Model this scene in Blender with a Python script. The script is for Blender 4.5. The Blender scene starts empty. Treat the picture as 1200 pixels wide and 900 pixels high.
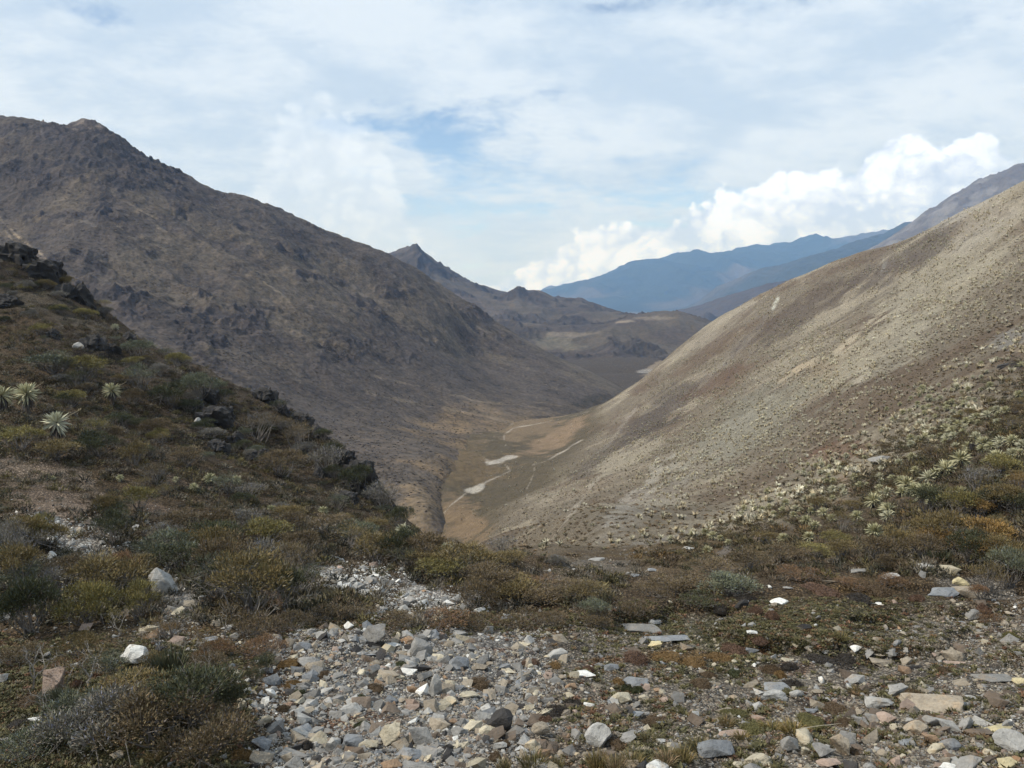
import bpy, math, random
import numpy as np
from mathutils import Vector, Matrix, Euler

random.seed(7)
rng = np.random.default_rng(11)
scene = bpy.context.scene
COL = scene.collection
R = math.radians

# ------------------------------------------------------------------ camera
F = 942.0
PITCH = math.atan(110.0 / F)
cd = bpy.data.cameras.new('camera')
cd.sensor_width = 36.0
cd.lens = F / 1200.0 * 36.0
cd.clip_start = 0.1
cd.clip_end = 60000
cam = bpy.data.objects.new('camera', cd)
cam.location = (0, 0, 0)
cam.rotation_euler = (math.pi / 2 - PITCH, 0, 0)
COL.objects.link(cam)
scene.camera = cam
scene.view_settings.view_transform = 'Standard'
scene.view_settings.look = 'None'
scene.view_settings.gamma = 1
scene.view_settings.exposure = 0.10
scene.cycles.max_bounces = 5
scene.cycles.diffuse_bounces = 2
scene.cycles.glossy_bounces = 1
scene.cycles.transmission_bounces = 1
scene.cycles.volume_bounces = 1
scene.cycles.transparent_max_bounces = 4

# ------------------------------------------------------------------ sun
SUN_EL, SUN_AZ = R(47), R(-100)          # azimuth from +y towards +x (left of the view, a little behind)
sdir = Vector((math.sin(SUN_AZ) * math.cos(SUN_EL), math.cos(SUN_AZ) * math.cos(SUN_EL), math.sin(SUN_EL)))
sl = bpy.data.lights.new('sun', 'SUN')
sl.energy = 3.6
sl.angle = R(0.8)
sl.color = (1.0, 0.95, 0.87)
so = bpy.data.objects.new('sun', sl)
so.rotation_euler = sdir.to_track_quat('Z', 'Y').to_euler()
so.location = (0, 0, 500)
COL.objects.link(so)

# ------------------------------------------------------------------ node helper
class NT:
    def __init__(self, tree):
        self.t = tree
    def n(self, typ, **kw):
        nd = self.t.nodes.new(typ)
        for k, v in kw.items():
            setattr(nd, k, v)
        return nd
    def put(self, sock, v):
        if isinstance(v, bpy.types.NodeSocket):
            self.t.links.new(v, sock)
        elif v is not None:
            sock.default_value = v
    def m(self, op, a, b=None, c=None, clamp=False):
        nd = self.n('ShaderNodeMath', operation=op, use_clamp=clamp)
        self.put(nd.inputs[0], a)
        if b is not None: self.put(nd.inputs[1], b)
        if c is not None: self.put(nd.inputs[2], c)
        return nd.outputs[0]
    def sm(self, x, lo, hi, a=0.0, b=1.0):
        nd = self.n('ShaderNodeMapRange', interpolation_type='SMOOTHSTEP')
        self.put(nd.inputs[0], x)
        for i, v in enumerate((lo, hi, a, b)):
            self.put(nd.inputs[i + 1], v)
        return nd.outputs[0]
    def noise(self, vec, scale, detail=6, rough=0.55, dist=0.0):
        nd = self.n('ShaderNodeTexNoise')
        if vec is not None: self.put(nd.inputs['Vector'], vec)
        nd.inputs['Scale'].default_value = scale
        nd.inputs['Detail'].default_value = detail
        nd.inputs['Roughness'].default_value = rough
        nd.inputs['Distortion'].default_value = dist
        return nd.outputs['Fac']
    def xyz(self, x, y, z):
        nd = self.n('ShaderNodeCombineXYZ')
        for i, v in enumerate((x, y, z)): self.put(nd.inputs[i], v)
        return nd.outputs[0]
    def mix(self, f, a, b, blend='MIX'):
        nd = self.n('ShaderNodeMix', data_type='RGBA', blend_type=blend)
        self.put(nd.inputs[0], f)
        self.put(nd.inputs[6], a if isinstance(a, bpy.types.NodeSocket) else (*a, 1))
        self.put(nd.inputs[7], b if isinstance(b, bpy.types.NodeSocket) else (*b, 1))
        return nd.outputs[2]

# ------------------------------------------------------------------ sky
W = bpy.data.worlds.new('World')
scene.world = W
W.use_nodes = True
W.node_tree.nodes.clear()
w = NT(W.node_tree)
STR = 0.1
sky = w.n('ShaderNodeTexSky', sky_type='NISHITA')
sky.sun_disc = False
sky.sun_elevation = SUN_EL
sky.sun_rotation = SUN_AZ
sky.altitude = 3500
sky.air_density = 1.0
sky.dust_density = 1.0
skyc = w.mix(1.0, sky.outputs[0], (1.25, 1.45, 1.5), 'MULTIPLY')
tc = w.n('ShaderNodeTexCoord')
sp = w.n('ShaderNodeSeparateXYZ')
w.t.links.new(tc.outputs['Generated'], sp.inputs[0])
X, Y, Z = sp.outputs
hl = w.m('SQRT', w.m('ADD', w.m('MULTIPLY', X, X), w.m('MULTIPLY', Y, Y)))
el = w.m('DIVIDE', Z, w.m('MAXIMUM', hl, 0.001))
az = w.m('ARCTAN2', X, Y)
# high broken layer on a plane far overhead
zz = w.m('ADD', w.m('MAXIMUM', Z, 0.0), 0.24)
P = w.xyz(w.m('DIVIDE', X, zz), w.m('DIVIDE', Y, zz), 3.7)
n1 = w.noise(P, 1.9, 10, 0.60, 0.6)
P2 = w.xyz(w.m('MULTIPLY', w.m('DIVIDE', X, zz), 1.0), w.m('MULTIPLY', w.m('DIVIDE', Y, zz), 1.15), 8.1)
n2 = w.noise(P2, 4.6, 9, 0.66, 0.3)
n3 = w.noise(P, 0.5, 3, 0.5)
cov = w.m('ADD', w.m('ADD', w.m('MULTIPLY', n1, 0.55), w.m('MULTIPLY', n2, 0.4)), w.m('MULTIPLY', n3, 0.35))
# thinner towards the lower right of the view
def blob(a0, e0, ra, re):
    da = w.m('DIVIDE', w.m('SUBTRACT', az, a0), ra)
    de = w.m('DIVIDE', w.m('SUBTRACT', el, e0), re)
    r2 = w.m('ADD', w.m('MULTIPLY', da, da), w.m('MULTIPLY', de, de))
    return w.m('EXPONENT', w.m('MULTIPLY', r2, -1.0))
def AZ(px): return math.atan((px - 600) / F)
def EL(px, py):
    a = (px - 600) / F; v = (450 - py) / F
    y = math.cos(PITCH) + v * math.sin(PITCH); z = -math.sin(PITCH) + v * math.cos(PITCH)
    return z / math.hypot(a, y)
for (px, py, ra, re, k) in ((530, 145, .15, .035, -.08), (150, 20, .09, .02, -.13), (300, 100, .1, .03, -.11), (510, 168, .05, .014, -.14), (640, 200, .12, .02, -.11), (420, 150, .06, .012, -.10),
                            (780, 230, .22, .03, -.07), (640, 250, .22, .05, -.05), (1150, 130, .2, .06, -.07), (230, 125, .04, .02, -.14), (700, 10, .07, .012, -.13),
                            (1140, 15, .08, .03, -.05),
                            (900, 80, .3, .08, .07), (500, 60, .3, .05, .07), (60, 90, .2, .1, .07), (420, 300, .2, .04, .03)):
    cov = w.m('ADD', cov, w.m('MULTIPLY', blob(AZ(px), EL(px, py), ra, re), k))
m1 = w.sm(cov, 0.46, 0.62, 0.18, 1.0)
body = w.sm(w.noise(P2, 2.8, 9, 0.66), 0.34, 0.62)
ccol = w.mix(body, (5.4, 6.7, 8.3), (7.3, 8.3, 9.4))
col = w.mix(m1, skyc, ccol)
# whitish air near the horizon
col = w.mix(w.sm(el, 0.22, -0.02, 0.0, 0.6), col, (6.2, 7.4, 8.6))

def fcurve(pts, lo, hi, x):
    nd = w.n('ShaderNodeFloatCurve')
    c = nd.mapping.curves[0]
    xs = [((a - lo) / (hi - lo), v) for a, v in pts]
    while len(c.points) < len(xs): c.points.new(0.5, 0.5)
    for p, (a, v) in zip(c.points, xs):
        p.location = (min(max(a, 0), 1), v); p.handle_type = 'AUTO'
    nd.mapping.update()
    w.put(nd.inputs['Value'], w.m('DIVIDE', w.m('SUBTRACT', x, lo), hi - lo, clamp=True))
    return nd.outputs[0]
def cloud(pts, amp, soft, seed, lit, shade, opac, col, fadeR=None, basef=None):
    P = w.xyz(w.m('MULTIPLY', az, 1.0), w.m('MULTIPLY', el, 1.2), seed)
    vor = w.n('ShaderNodeTexVoronoi', feature='SMOOTH_F1')
    nb = w.noise(P, 9, 8, 0.58)
    Pw = w.n('ShaderNodeVectorMath', operation='ADD')
    w.put(Pw.inputs[0], P); w.put(Pw.inputs[1], w.xyz(w.m('MULTIPLY', nb, 0.09), w.m('MULTIPLY', w.noise(P, 14, 5, .6), 0.05), 0.0))
    w.put(vor.inputs['Vector'], Pw.outputs[0])
    vor.inputs['Scale'].default_value = 24
    vor.inputs['Smoothness'].default_value = 0.35
    bil = w.m('SUBTRACT', 0.55, vor.outputs['Distance'])
    fine = w.noise(P, 34, 8, 0.68)
    vor2 = w.n('ShaderNodeTexVoronoi', feature='SMOOTH_F1'); w.put(vor2.inputs['Vector'], Pw.outputs[0]); vor2.inputs['Scale'].default_value = 62; vor2.inputs['Smoothness'].default_value = 0.3
    bil = w.m('ADD', w.m('MULTIPLY', bil, 1.15), w.m('MULTIPLY', w.m('SUBTRACT', 0.5, vor2.outputs['Distance']), 0.9))
    h = w.m('ADD', w.m('ADD', w.m('MULTIPLY', w.m('SUBTRACT', nb, 0.5), 0.7), w.m('MULTIPLY', bil, 0.55)), w.m('MULTIPLY', w.m('SUBTRACT', fine, 0.5), 1.0))
    top = fcurve([(AZ(px), EL(px, py) + 0.1) for px, py in pts], -0.7, 0.9, az)
    top = w.m('SUBTRACT', top, 0.1)
    d = w.m('ADD', w.m('SUBTRACT', top, el), w.m('MULTIPLY', h, amp))
    mask = w.m('MULTIPLY', w.sm(d, 0.0, soft), opac)
    if fadeR: mask = w.m('MULTIPLY', mask, w.sm(az, fadeR[0], fadeR[1]))
    if basef: mask = w.m('MULTIPLY', mask, w.sm(el, basef[0], basef[1]))
    deep = w.sm(d, 0.02, 0.10)
    li = w.m('SUBTRACT', w.m('ADD', w.m('MULTIPLY', h, 2.4), 0.62), w.m('MULTIPLY', deep, 0.45), clamp=True)
    return w.mix(mask, col, w.mix(li, shade, lit))
BANK = [(px, py - 5) for px, py in [(540, 350), (567, 335), (617, 312), (650, 292), (683, 278), (723, 264), (767, 266), (795, 254), (837, 233), (880, 222), (923, 200), (943, 200),
        (985, 205), (1007, 184), (1050, 160), (1073, 174), (1100, 175), (1137, 163), (1155, 172), (1200, 205), (1300, 250)]]
LEFTC = [(200, 330), (250, 268), (290, 235), (320, 170), (345, 128), (375, 112), (410, 125), (450, 170), (468, 210), (490, 262), (540, 330)]
col = cloud(LEFTC, 0.05, 0.03, 4.4, (8.9, 9.8, 10.8), (6.6, 7.7, 9.1), 0.5, col)
col = cloud(BANK, 0.032, 0.010, 1.7, (9.9, 10.8, 12.0), (6.1, 7.3, 9.3), 0.98, col, fadeR=(0.66, 0.48), basef=None)
bg = w.n('ShaderNodeBackground')
w.put(bg.inputs[0], col)
bg.inputs[1].default_value = STR
wo = w.n('ShaderNodeOutputWorld')
w.t.links.new(bg.outputs[0], wo.inputs[0])

# ------------------------------------------------------------------ numpy noise
def _h(ix, iy, s):
    n = (ix.astype(np.int64) * 374761393 + iy.astype(np.int64) * 668265263 + s * 974634777) & 0xffffffff
    n = ((n ^ (n >> 13)) * 1274126177) & 0xffffffff
    n = ((n ^ (n >> 16)) * 2246822519) & 0xffffffff
    return ((n ^ (n >> 15)) & 0xffffff) / float(0xffffff)
def vnoise(x, y, s=0):
    ix = np.floor(x); iy = np.floor(y)
    fx = x - ix; fy = y - iy
    fx = fx * fx * fx * (fx * (fx * 6 - 15) + 10); fy = fy * fy * fy * (fy * (fy * 6 - 15) + 10)
    a = _h(ix, iy, s); b = _h(ix + 1, iy, s); c = _h(ix, iy + 1, s); d = _h(ix + 1, iy + 1, s)
    return (a + (b - a) * fx) * (1 - fy) + (c + (d - c) * fx) * fy
def fbm(x, y, s=0, o=4, g=0.5):
    r = 0; a = 1; t = 0
    for i in range(o):
        r = r + a * vnoise(x * 2 ** i + 17.3 * i, y * 2 ** i - 9.1 * i, s + i); t += a; a *= g
    return r / t
def ridged(x, y, s=0, o=4, g=0.55):
    r = 0; a = 1; t = 0
    for i in range(o):
        r = r + a * (1 - np.abs(2 * vnoise(x * 2 ** i + 5.3 * i, y * 2 ** i - 3.1 * i, s + i) - 1)) ** 2; t += a; a *= g
    return r / t
def sstep(x, a, b):
    t = np.clip((x - a) / (b - a), 0, 1)
    return t * t * (3 - 2 * t)

# ------------------------------------------------------------------ pixel <-> direction
CP, SP = math.cos(PITCH), math.sin(PITCH)
def p2ut(px, py):                        # -> (x/y, z/y), constant along a sight line
    a = (np.asarray(px, float) - 600) / F; v = (450 - np.asarray(py, float)) / F
    yy = CP + v * SP
    return a / yy, (-SP + v * CP) / yy
def w2p(x, y, z):
    yc = y * CP - z * SP; up = y * SP + z * CP
    return 600 + F * x / yc, 450 - F * up / yc

# ------------------------------------------------------------------ terrain: thin-plate surfaces through surveyed points
class Surf:
    def __init__(self, ctrl, lam=1e-4):
        U, V, T = [], [], []
        for c in ctrl:
            if c[0] == 'w':
                _, x, y, z = c
                U.append(x / y); V.append(math.log(y)); T.append(z / y)
            else:
                px, py, Yd = c
                u, t = p2ut(px, py)
                U.append(float(u)); V.append(math.log(Yd)); T.append(float(t))
        self.P = np.array([U, V]).T
        n = len(U)
        K = self.k(self.P, self.P) + lam * np.eye(n)
        A = np.zeros((n + 3, n + 3)); A[:n, :n] = K; A[:n, n] = 1; A[:n, n + 1:] = self.P; A[n, :n] = 1; A[n + 1:, :n] = self.P.T
        self.c = np.linalg.solve(A, np.r_[np.array(T), 0, 0, 0])
    def k(self, a, b):
        s = np.array([2.2, 1.0])
        d2 = (((a[:, None, :] - b[None, :, :]) * s) ** 2).sum(-1)
        return 0.5 * d2 * np.log(d2 + 1e-12)
    def __call__(self, u, v):
        sh = u.shape; q = np.c_[u.ravel(), v.ravel()]
        out = np.empty(len(q)); n = len(self.P)
        for i in range(0, len(q), 60000):
            qq = q[i:i + 60000]
            out[i:i + 60000] = self.k(qq, self.P) @ self.c[:n] + self.c[n] + qq @ self.c[n + 1:]
        return out.reshape(sh)

class Terrain:
    """heightfield on a fan-shaped grid, finer near the viewer; value stored is z"""
    def __init__(self, surf, u0, u1, nu, y0, y1, nv, disp):
        self.u = np.linspace(u0, u1, nu); self.v = np.linspace(math.log(y0), math.log(y1), nv)
        cu = np.linspace(u0, u1, nu // 4 + 2); cv = np.linspace(self.v[0], self.v[-1], nv // 4 + 2)
        CU, CV = np.meshgrid(cu, cv, indexing='ij')
        T = surf(CU, CV)
        # bilinear upsample of the smooth surface
        fi = np.interp(self.u, cu, np.arange(len(cu))); fj = np.interp(self.v, cv, np.arange(len(cv)))
        i0 = np.minimum(fi.astype(int), len(cu) - 2); j0 = np.minimum(fj.astype(int), len(cv) - 2)
        a = (fi - i0)[:, None]; b = (fj - j0)[None, :]
        T = (T[i0][:, j0] * (1 - a) * (1 - b) + T[i0 + 1][:, j0] * a * (1 - b) + T[i0][:, j0 + 1] * (1 - a) * b + T[i0 + 1][:, j0 + 1] * a * b)
        U, V = np.meshgrid(self.u, self.v, indexing='ij')
        self.Y = np.exp(V); self.X = U * self.Y
        self.Z = T * self.Y
        self.cell = self.Y * max((u1 - u0) / nu, (self.v[-1] - self.v[0]) / nv)
        self.PX, self.PY = w2p(self.X, self.Y, self.Z)
        self.Z = self.Z + disp(self)
        self.PX, self.PY = w2p(self.X, self.Y, self.Z)
        self.T = self.Z / self.Y
    def hit(self, px, py):
        """first surface point seen along the sight lines through px,py (vectorised); nan where none"""
        u, t = p2ut(px, py); u = np.atleast_1d(u); t = np.atleast_1d(t)
        fi = (u - self.u[0]) / (self.u[1] - self.u[0])
        i = np.clip(np.round(fi).astype(int), 0, len(self.u) - 1)
        col = self.T[i]
        ge = col >= t[:, None]
        ge[:, 0] = False
        j = ge.argmax(1)
        ok = ge.any(1) & (fi > 0) & (fi < len(self.u) - 1)
        j = np.maximum(j, 1)
        k = np.arange(len(j))
        t0 = col[k, j - 1]; t1 = col[k, j]
        f = np.clip((t - t0) / np.where(np.abs(t1 - t0) < 1e-9, 1, t1 - t0), 0, 1)
        v = self.v[j - 1] + (self.v[j] - self.v[j - 1]) * f
        yy = np.exp(v); xx = u * yy; z = t * yy
        z[~ok] = np.nan
        return xx, yy, z
    def height(self, x, y):
        x = np.atleast_1d(x).astype(float); y = np.atleast_1d(y).astype(float)
        fi = np.clip((x / y - self.u[0]) / (self.u[1] - self.u[0]), 0, len(self.u) - 1.001)
        fj = np.clip((np.log(y) - self.v[0]) / (self.v[1] - self.v[0]), 0, len(self.v) - 1.001)
        i = fi.astype(int); j = fj.astype(int); a = fi - i; b = fj - j
        Z = self.Z
        return Z[i, j] * (1 - a) * (1 - b) + Z[i + 1, j] * a * (1 - b) + Z[i, j + 1] * (1 - a) * b + Z[i + 1, j + 1] * a * b

def raw_mesh(name, verts, faces, smooth=True, color=None, k=None):
    """verts (n,3); faces (m,k) int"""
    me = bpy.data.meshes.new(name)
    n, m, k = len(verts), len(faces), faces.shape[1]
    me.vertices.add(n); me.vertices.foreach_set('co', np.ascontiguousarray(verts, np.float32).ravel())
    me.loops.add(m * k); me.loops.foreach_set('vertex_index', np.ascontiguousarray(faces, np.int32).ravel())
    me.polygons.add(m)
    me.polygons.foreach_set('loop_start', np.arange(0, m * k, k, dtype=np.int32))
    me.polygons.foreach_set('loop_total', np.full(m, k, np.int32))
    me.polygons.foreach_set('use_smooth', np.full(m, smooth))
    me.update(calc_edges=True)
    if color is not None:
        at = me.color_attributes.new('col', 'FLOAT_COLOR', 'POINT')
        c = np.ones((n, 4), np.float32); c[:, :3] = color
        at.data.foreach_set('color', c.ravel())
    return me

def link(name, me, mat=None, parent=None):
    o = bpy.data.objects.new(name, me)
    COL.objects.link(o)
    if mat is not None: me.materials.append(mat)
    if parent is not None: o.parent = parent
    return o

def terrain_object(name, T, color, mat):
    nu, nv = T.X.shape
    V = np.stack([T.X, T.Y, T.Z], -1).reshape(-1, 3)
    idx = np.arange(nu * nv).reshape(nu, nv)
    Fc = np.stack([idx[:-1, :-1], idx[1:, :-1], idx[1:, 1:], idx[:-1, 1:]], -1).reshape(-1, 4)
    me = raw_mesh(name, V, Fc, True, color.reshape(-1, 3))
    o = link(name, me, mat)
    o['kind'] = 'structure'
    return o

def lerp3(a, b, t):
    return a + (np.asarray(b, float) - a) * t[..., None]
class Paint:
    """surface colours laid down by patches and bands (albedo of rock, soil, turf, plus shade painted on the left spur)"""
    def __init__(self, T, base, warp=(14, 0.02)):
        self.T = T
        self.c = np.ones(T.X.shape + (3,)) * np.array(base, float)
        sc = 1.0
        self.px = T.PX + (fbm(T.PX * 0.03, T.PY * 0.05, 91, 3) - 0.5) * warp[0]
        self.py = T.PY + (fbm(T.PX * 0.03 + 40, T.PY * 0.05, 92, 3) - 0.5) * warp[0] * 0.6
        self.brk = fbm(T.X / (T.Y * warp[1]) , np.log(T.Y) / warp[1], 93, 4)
    def blob(self, cx, cy, rx, ry, col, k=1.0, rot=0.0, edge=0.5, brk=0.6, Y0=0, Y1=1e9):
        dx = self.px - cx; dy = self.py - cy
        c, s = math.cos(R(rot)), math.sin(R(rot))
        a = (dx * c + dy * s) / rx; b = (-dx * s + dy * c) / ry
        d = 1 - np.sqrt(a * a + b * b) + (self.brk - 0.5) * brk * 2
        w_ = sstep(d, 0, edge) * k * ((self.T.Y > Y0) & (self.T.Y < Y1))
        self.c = lerp3(self.c, col, w_); return w_
    def line(self, pts, wpx, col, k=1.0, brk=0.5, Y0=0, Y1=1e9, tol=1.0):
        best = np.full(self.px.shape, 1e9); wpx = wpx * 0.62
        px = self.T.PX + (self.px - self.T.PX) * 0.3; py = self.T.PY + (self.py - self.T.PY) * 0.3
        for (x0, y0), (x1, y1) in zip(pts[:-1], pts[1:]):
            ex, ey = x1 - x0, y1 - y0
            t = np.clip(((px - x0) * ex + (py - y0) * ey) / (ex * ex + ey * ey), 0, 1)
            best = np.minimum(best, np.hypot(px - x0 - t * ex, py - y0 - t * ey))
        w_ = sstep(wpx * (1 + (self.brk - 0.5) * 4 * brk) - best, -0.25 * tol, 0.9 * wpx) * k * np.clip(0.45 + 1.6 * (self.brk - 0.3), 0.2, 1) * ((self.T.Y > Y0) & (self.T.Y < Y1))
        self.c = lerp3(self.c, col, w_)

def ground_mat(name, s_fine, s_mid, s_big, bump, amt=0.5, grit=0):
    m = bpy.data.materials.new(name); m.use_nodes = True
    m.node_tree.nodes.clear(); t = NT(m.node_tree)
    at = t.n('ShaderNodeVertexColor', layer_name='col')
    g = t.n('ShaderNodeNewGeometry').outputs['Position']
    a = t.noise(g, s_fine, 5, 0.65); b = t.noise(g, s_mid, 5, 0.6); c = t.noise(g, s_big, 4, 0.55)
    f = t.m('ADD', t.m('MULTIPLY', t.m('SUBTRACT', a, 0.5), 2.2 * amt), t.m('MULTIPLY', t.m('SUBTRACT', b, 0.5), 1.8 * amt))
    f = t.m('ADD', f, t.m('MULTIPLY', t.m('SUBTRACT', c, 0.5), 1.2 * amt))
    f = t.m('MAXIMUM', t.m('ADD', f, 1.0), 0.25)
    if grit:
        vo = t.n('ShaderNodeTexVoronoi'); t.put(vo.inputs['Vector'], g); vo.inputs['Scale'].default_value = grit
        vs = t.n('ShaderNodeSeparateXYZ'); t.t.links.new(vo.outputs['Color'], vs.inputs[0])
        edge = t.sm(vo.outputs['Distance'], 0.30, 0.62, 1.0, 0.45)
        f = t.m('MULTIPLY', f, t.m('MULTIPLY', edge, t.m('ADD', 0.7, t.m('MULTIPLY', t.m('POWER', vs.outputs[0], 2.5), 1.5))))
        b2 = t.m('SUBTRACT', b, t.m('MULTIPLY', vo.outputs['Distance'], 0.9))
    else: b2 = b
    v = t.n('ShaderNodeVectorMath', operation='SCALE')
    t.put(v.inputs[0], at.outputs[0]); t.put(v.inputs[3], f)
    hue = t.mix(t.sm(b, 0.35, 0.65, 0.0, 0.22), v.outputs[0], (0.30, 0.19, 0.10), 'SOFT_LIGHT')
    bs = t.n('ShaderNodeBsdfPrincipled')
    t.put(bs.inputs['Base Color'], hue)
    bs.inputs['Roughness'].default_value = 0.95
    bs.inputs['Specular IOR Level'].default_value = 0.1
    bp = t.n('ShaderNodeBump'); bp.inputs['Distance'].default_value = bump; bp.inputs['Strength'].default_value = 1.0
    t.put(bp.inputs['Height'], t.m('ADD', t.m('MULTIPLY', a, 0.5), b2))
    t.t.links.new(bp.outputs[0], bs.inputs['Normal'])
    o = t.n('ShaderNodeOutputMaterial'); t.t.links.new(bs.outputs[0], o.inputs[0])
    return m

# ---- near ground, valley floor and the right-hand slope: one continuous sheet
NEAR = []
for row in (
    # py, then (px, Y) ...
    (1010, (-300, 4.2), (0, 4.3), (300, 4.3), (600, 4.3), (900, 4.2), (1200, 4.0), (1500, 3.8)),
    (900, (-300, 6), (0, 6), (150, 5.9), (300, 6.1), (600, 6), (900, 5.8), (1200, 5.5), (1500, 5.2)),
    (800, (-300, 8.2), (0, 8.2), (200, 8.1), (400, 8.4), (600, 8.6), (800, 8.6), (1000, 8.3), (1200, 8.0), (1500, 7.2)),
    (740, (0, 10.2), (200, 10.5), (400, 11), (600, 11.4), (800, 11.4), (1000, 11), (1200, 10.4)),
    (700, (-300, 12), (0, 12), (200, 12.8), (400, 13.6), (600, 14.2), (720, 15), (850, 15), (1000, 14), (1200, 12.8), (1500, 11)),
    (650, (0, 14.5), (200, 16), (400, 18.5), (520, 22), (1000, 19.5), (1100, 18), (1200, 16)),
    (600, (-300, 17), (0, 18), (200, 20.5), (350, 25), (440, 30), (1000, 34), (1100, 26), (1200, 21), (1500, 15)),
    (550, (0, 22.5), (200, 26.5), (350, 32), (1200, 27), (1100, 38), (1000, 60), (900, 110), (800, 155), (700, 215)),
    (500, (-300, 24), (0, 28), (200, 33), (300, 37), (1200, 36), (1100, 58), (1000, 100), (900, 160), (800, 225), (720, 300)),
    (450, (0, 34), (130, 38), (1200, 54), (1100, 90), (1000, 140), (900, 210), (820, 290)),
    (400, (-300, 34), (0, 42), (80, 43), (1200, 85), (1100, 130), (1000, 190), (900, 270), (840, 345), (1500, 45)),
    (600, (600, 185), (700, 145), (800, 88), (900, 58)),
    (650, (640, 75), (700, 56), (800, 40), (900, 28)),
    (340, (0, 49), (-200, 46), (1000, 270), (1100, 190), (1200, 122)),
    (300, (1100, 232), (1200, 165), (1500, 75)),
    (240, (1200, 225),),
):
    for px, Yd in row[1:]:
        NEAR.append((px, row[0], Yd))
NEAR += [(650, 690, 17.5), (600, 672, 17.5), (560, 660, 18.5), (700, 683, 19), (780, 684, 19),
         (750, 672, 26), (620, 660, 40), (560, 650, 60), (545, 640, 110)]
# crest of the left spur
NEAR += [(0, 300, 55), (-300, 205, 50), (60, 332, 52), (110, 368, 50), (170, 406, 48), (250, 438, 46), (330, 482, 42), (400, 528, 38), (450, 580, 34), (480, 615, 31), (515, 645, 27)]
# far side of the spur, unseen, falling to the valley
NEAR += [('w', -45, 78, -6), ('w', -60, 58, 8), ('w', -35, 90, -18), ('w', -22, 62, -12), ('w', -14, 60, -18), ('w', -6, 60, -26), ('w', 0, 70, -33), ('w', -12, 100, -42),
         ('w', -40, 150, -52), ('w', -70, 160, -40), ('w', -100, 120, -5), ('w', -20, 160, -58), ('w', -100, 240, -60), ('w', -60, 260, -62), ('w', -150, 260, -50), ('w', -17, 150, -60), ('w', -22, 190, -63.5), ('w', -10, 120, -50), ('w', -25, 225, -64.5), ('w', -6, 90, -40), ('w', -2, 40, -17), ('w', -8, 45, -15)]
# valley floor
NEAR += [(545, 628, 195), (520, 600, 220), (560, 572, 262), (520, 560, 270), (590, 530, 320), (610, 500, 385), (570, 500, 380), (680, 486, 460), (715, 470, 540), (760, 446, 680), (790, 432, 800), (700, 452, 640),
         (640, 560, 250), (650, 520, 330), ('w', -100, 400, -66), ('w', -120, 600, -72), ('w', 20, 900, -76), ('w', 140, 1000, -78)]
# crest of the right slope and its hidden far side
NEAR += [(1200, 214, 262), (1100, 262, 285), (1000, 299, 330), (920, 332, 375), (847, 373, 425), (818, 402, 455), (798, 418, 475), (768, 440, 515), (736, 461, 545), (1300, 160, 245), (1500, 60, 220),
         ('w', 220, 330, 20), ('w', 200, 420, -5), ('w', 170, 500, -30), ('w', 130, 600, -60), ('w', 250, 600, -50), ('w', 330, 420, 10), ('w', 160, 800, -74), ('w', 330, 900, -70)]

def near_disp(T):
    X, Y, c = T.X, T.Y, T.cell
    d = np.zeros_like(X)
    px, py = T.PX, T.PY
    for wl, k, s in ((0.22, .10, 1), (0.55, .085, 2), (1.4, .075, 3), (3.6, .06, 4), (9, .045, 5), (26, .04, 6), (70, .035, 7)):
        amp = k * wl
        amp = np.minimum(amp, 0.0105 * Y) * sstep(wl / c, 2.5, 6)
        d += (fbm(X / wl, Y / wl, s * 10, 2) - 0.5) * 2 * amp
    # gullies running down the right slope
    far = sstep(Y, 60, 140)
    d += far * (ridged((X * 0.85 + Y * 0.5) / 70, (Y * 0.85 - X * 0.5) / 200, 33, 3) - 0.5) * 3.6 * sstep(T.Z, -62, -45)
    # rocky lumps on the left spur
    sp = sstep(-X, 3, 9) * sstep(Y, 24, 34)
    d += sp * ((ridged(X / 7, Y / 7, 44, 4) - 0.4) * 0.5 + (fbm(X / 2.5, Y / 2.5, 45, 3) - .5) * 0.9)
    d += (fbm(X / 3.4, Y / 3.4, 61, 3) - .5) * 1.0 * sstep(Y, 12, 16) * sstep(Y, 30, 22) * sstep(px, 430, 560)
    # hummocky scrub ground left of the scree, a turf bank on the right
    d += 0.35 * np.exp(-((px - 200) / 95) ** 2 - ((py - 850) / 38) ** 2) * (Y < 9)
    d += 0.22 * np.exp(-((px - 930) / 120) ** 2 - ((py - 730) / 30) ** 2) * (Y < 16) * (Y > 7)
    d += (0.20 * (sstep((fbm(X / 2.2, Y / 2.2, 71, 3)), 0.48, 0.56) - 0.5)) * sstep(px, 620, 760) * (Y < 14)
    return d
near = Terrain(Surf(NEAR), -0.98, 0.98, 1080, 3.2, 860, 1270, near_disp)

SCREE = (0.215, 0.205, 0.19); TURF = (0.088, 0.082, 0.042); BROWN = (0.105, 0.078, 0.05); PEAT_AND_SHADE = (0.045, 0.038, 0.032); RUST = (0.16, 0.075, 0.035)  # the peat tone also serves as painted shade on the left spur
PALE = (0.34, 0.32, 0.29); SOIL = (0.19, 0.145, 0.105); WHITE = (0.52, 0.51, 0.48)
pt = Paint(near, BROWN)
T = near
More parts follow.
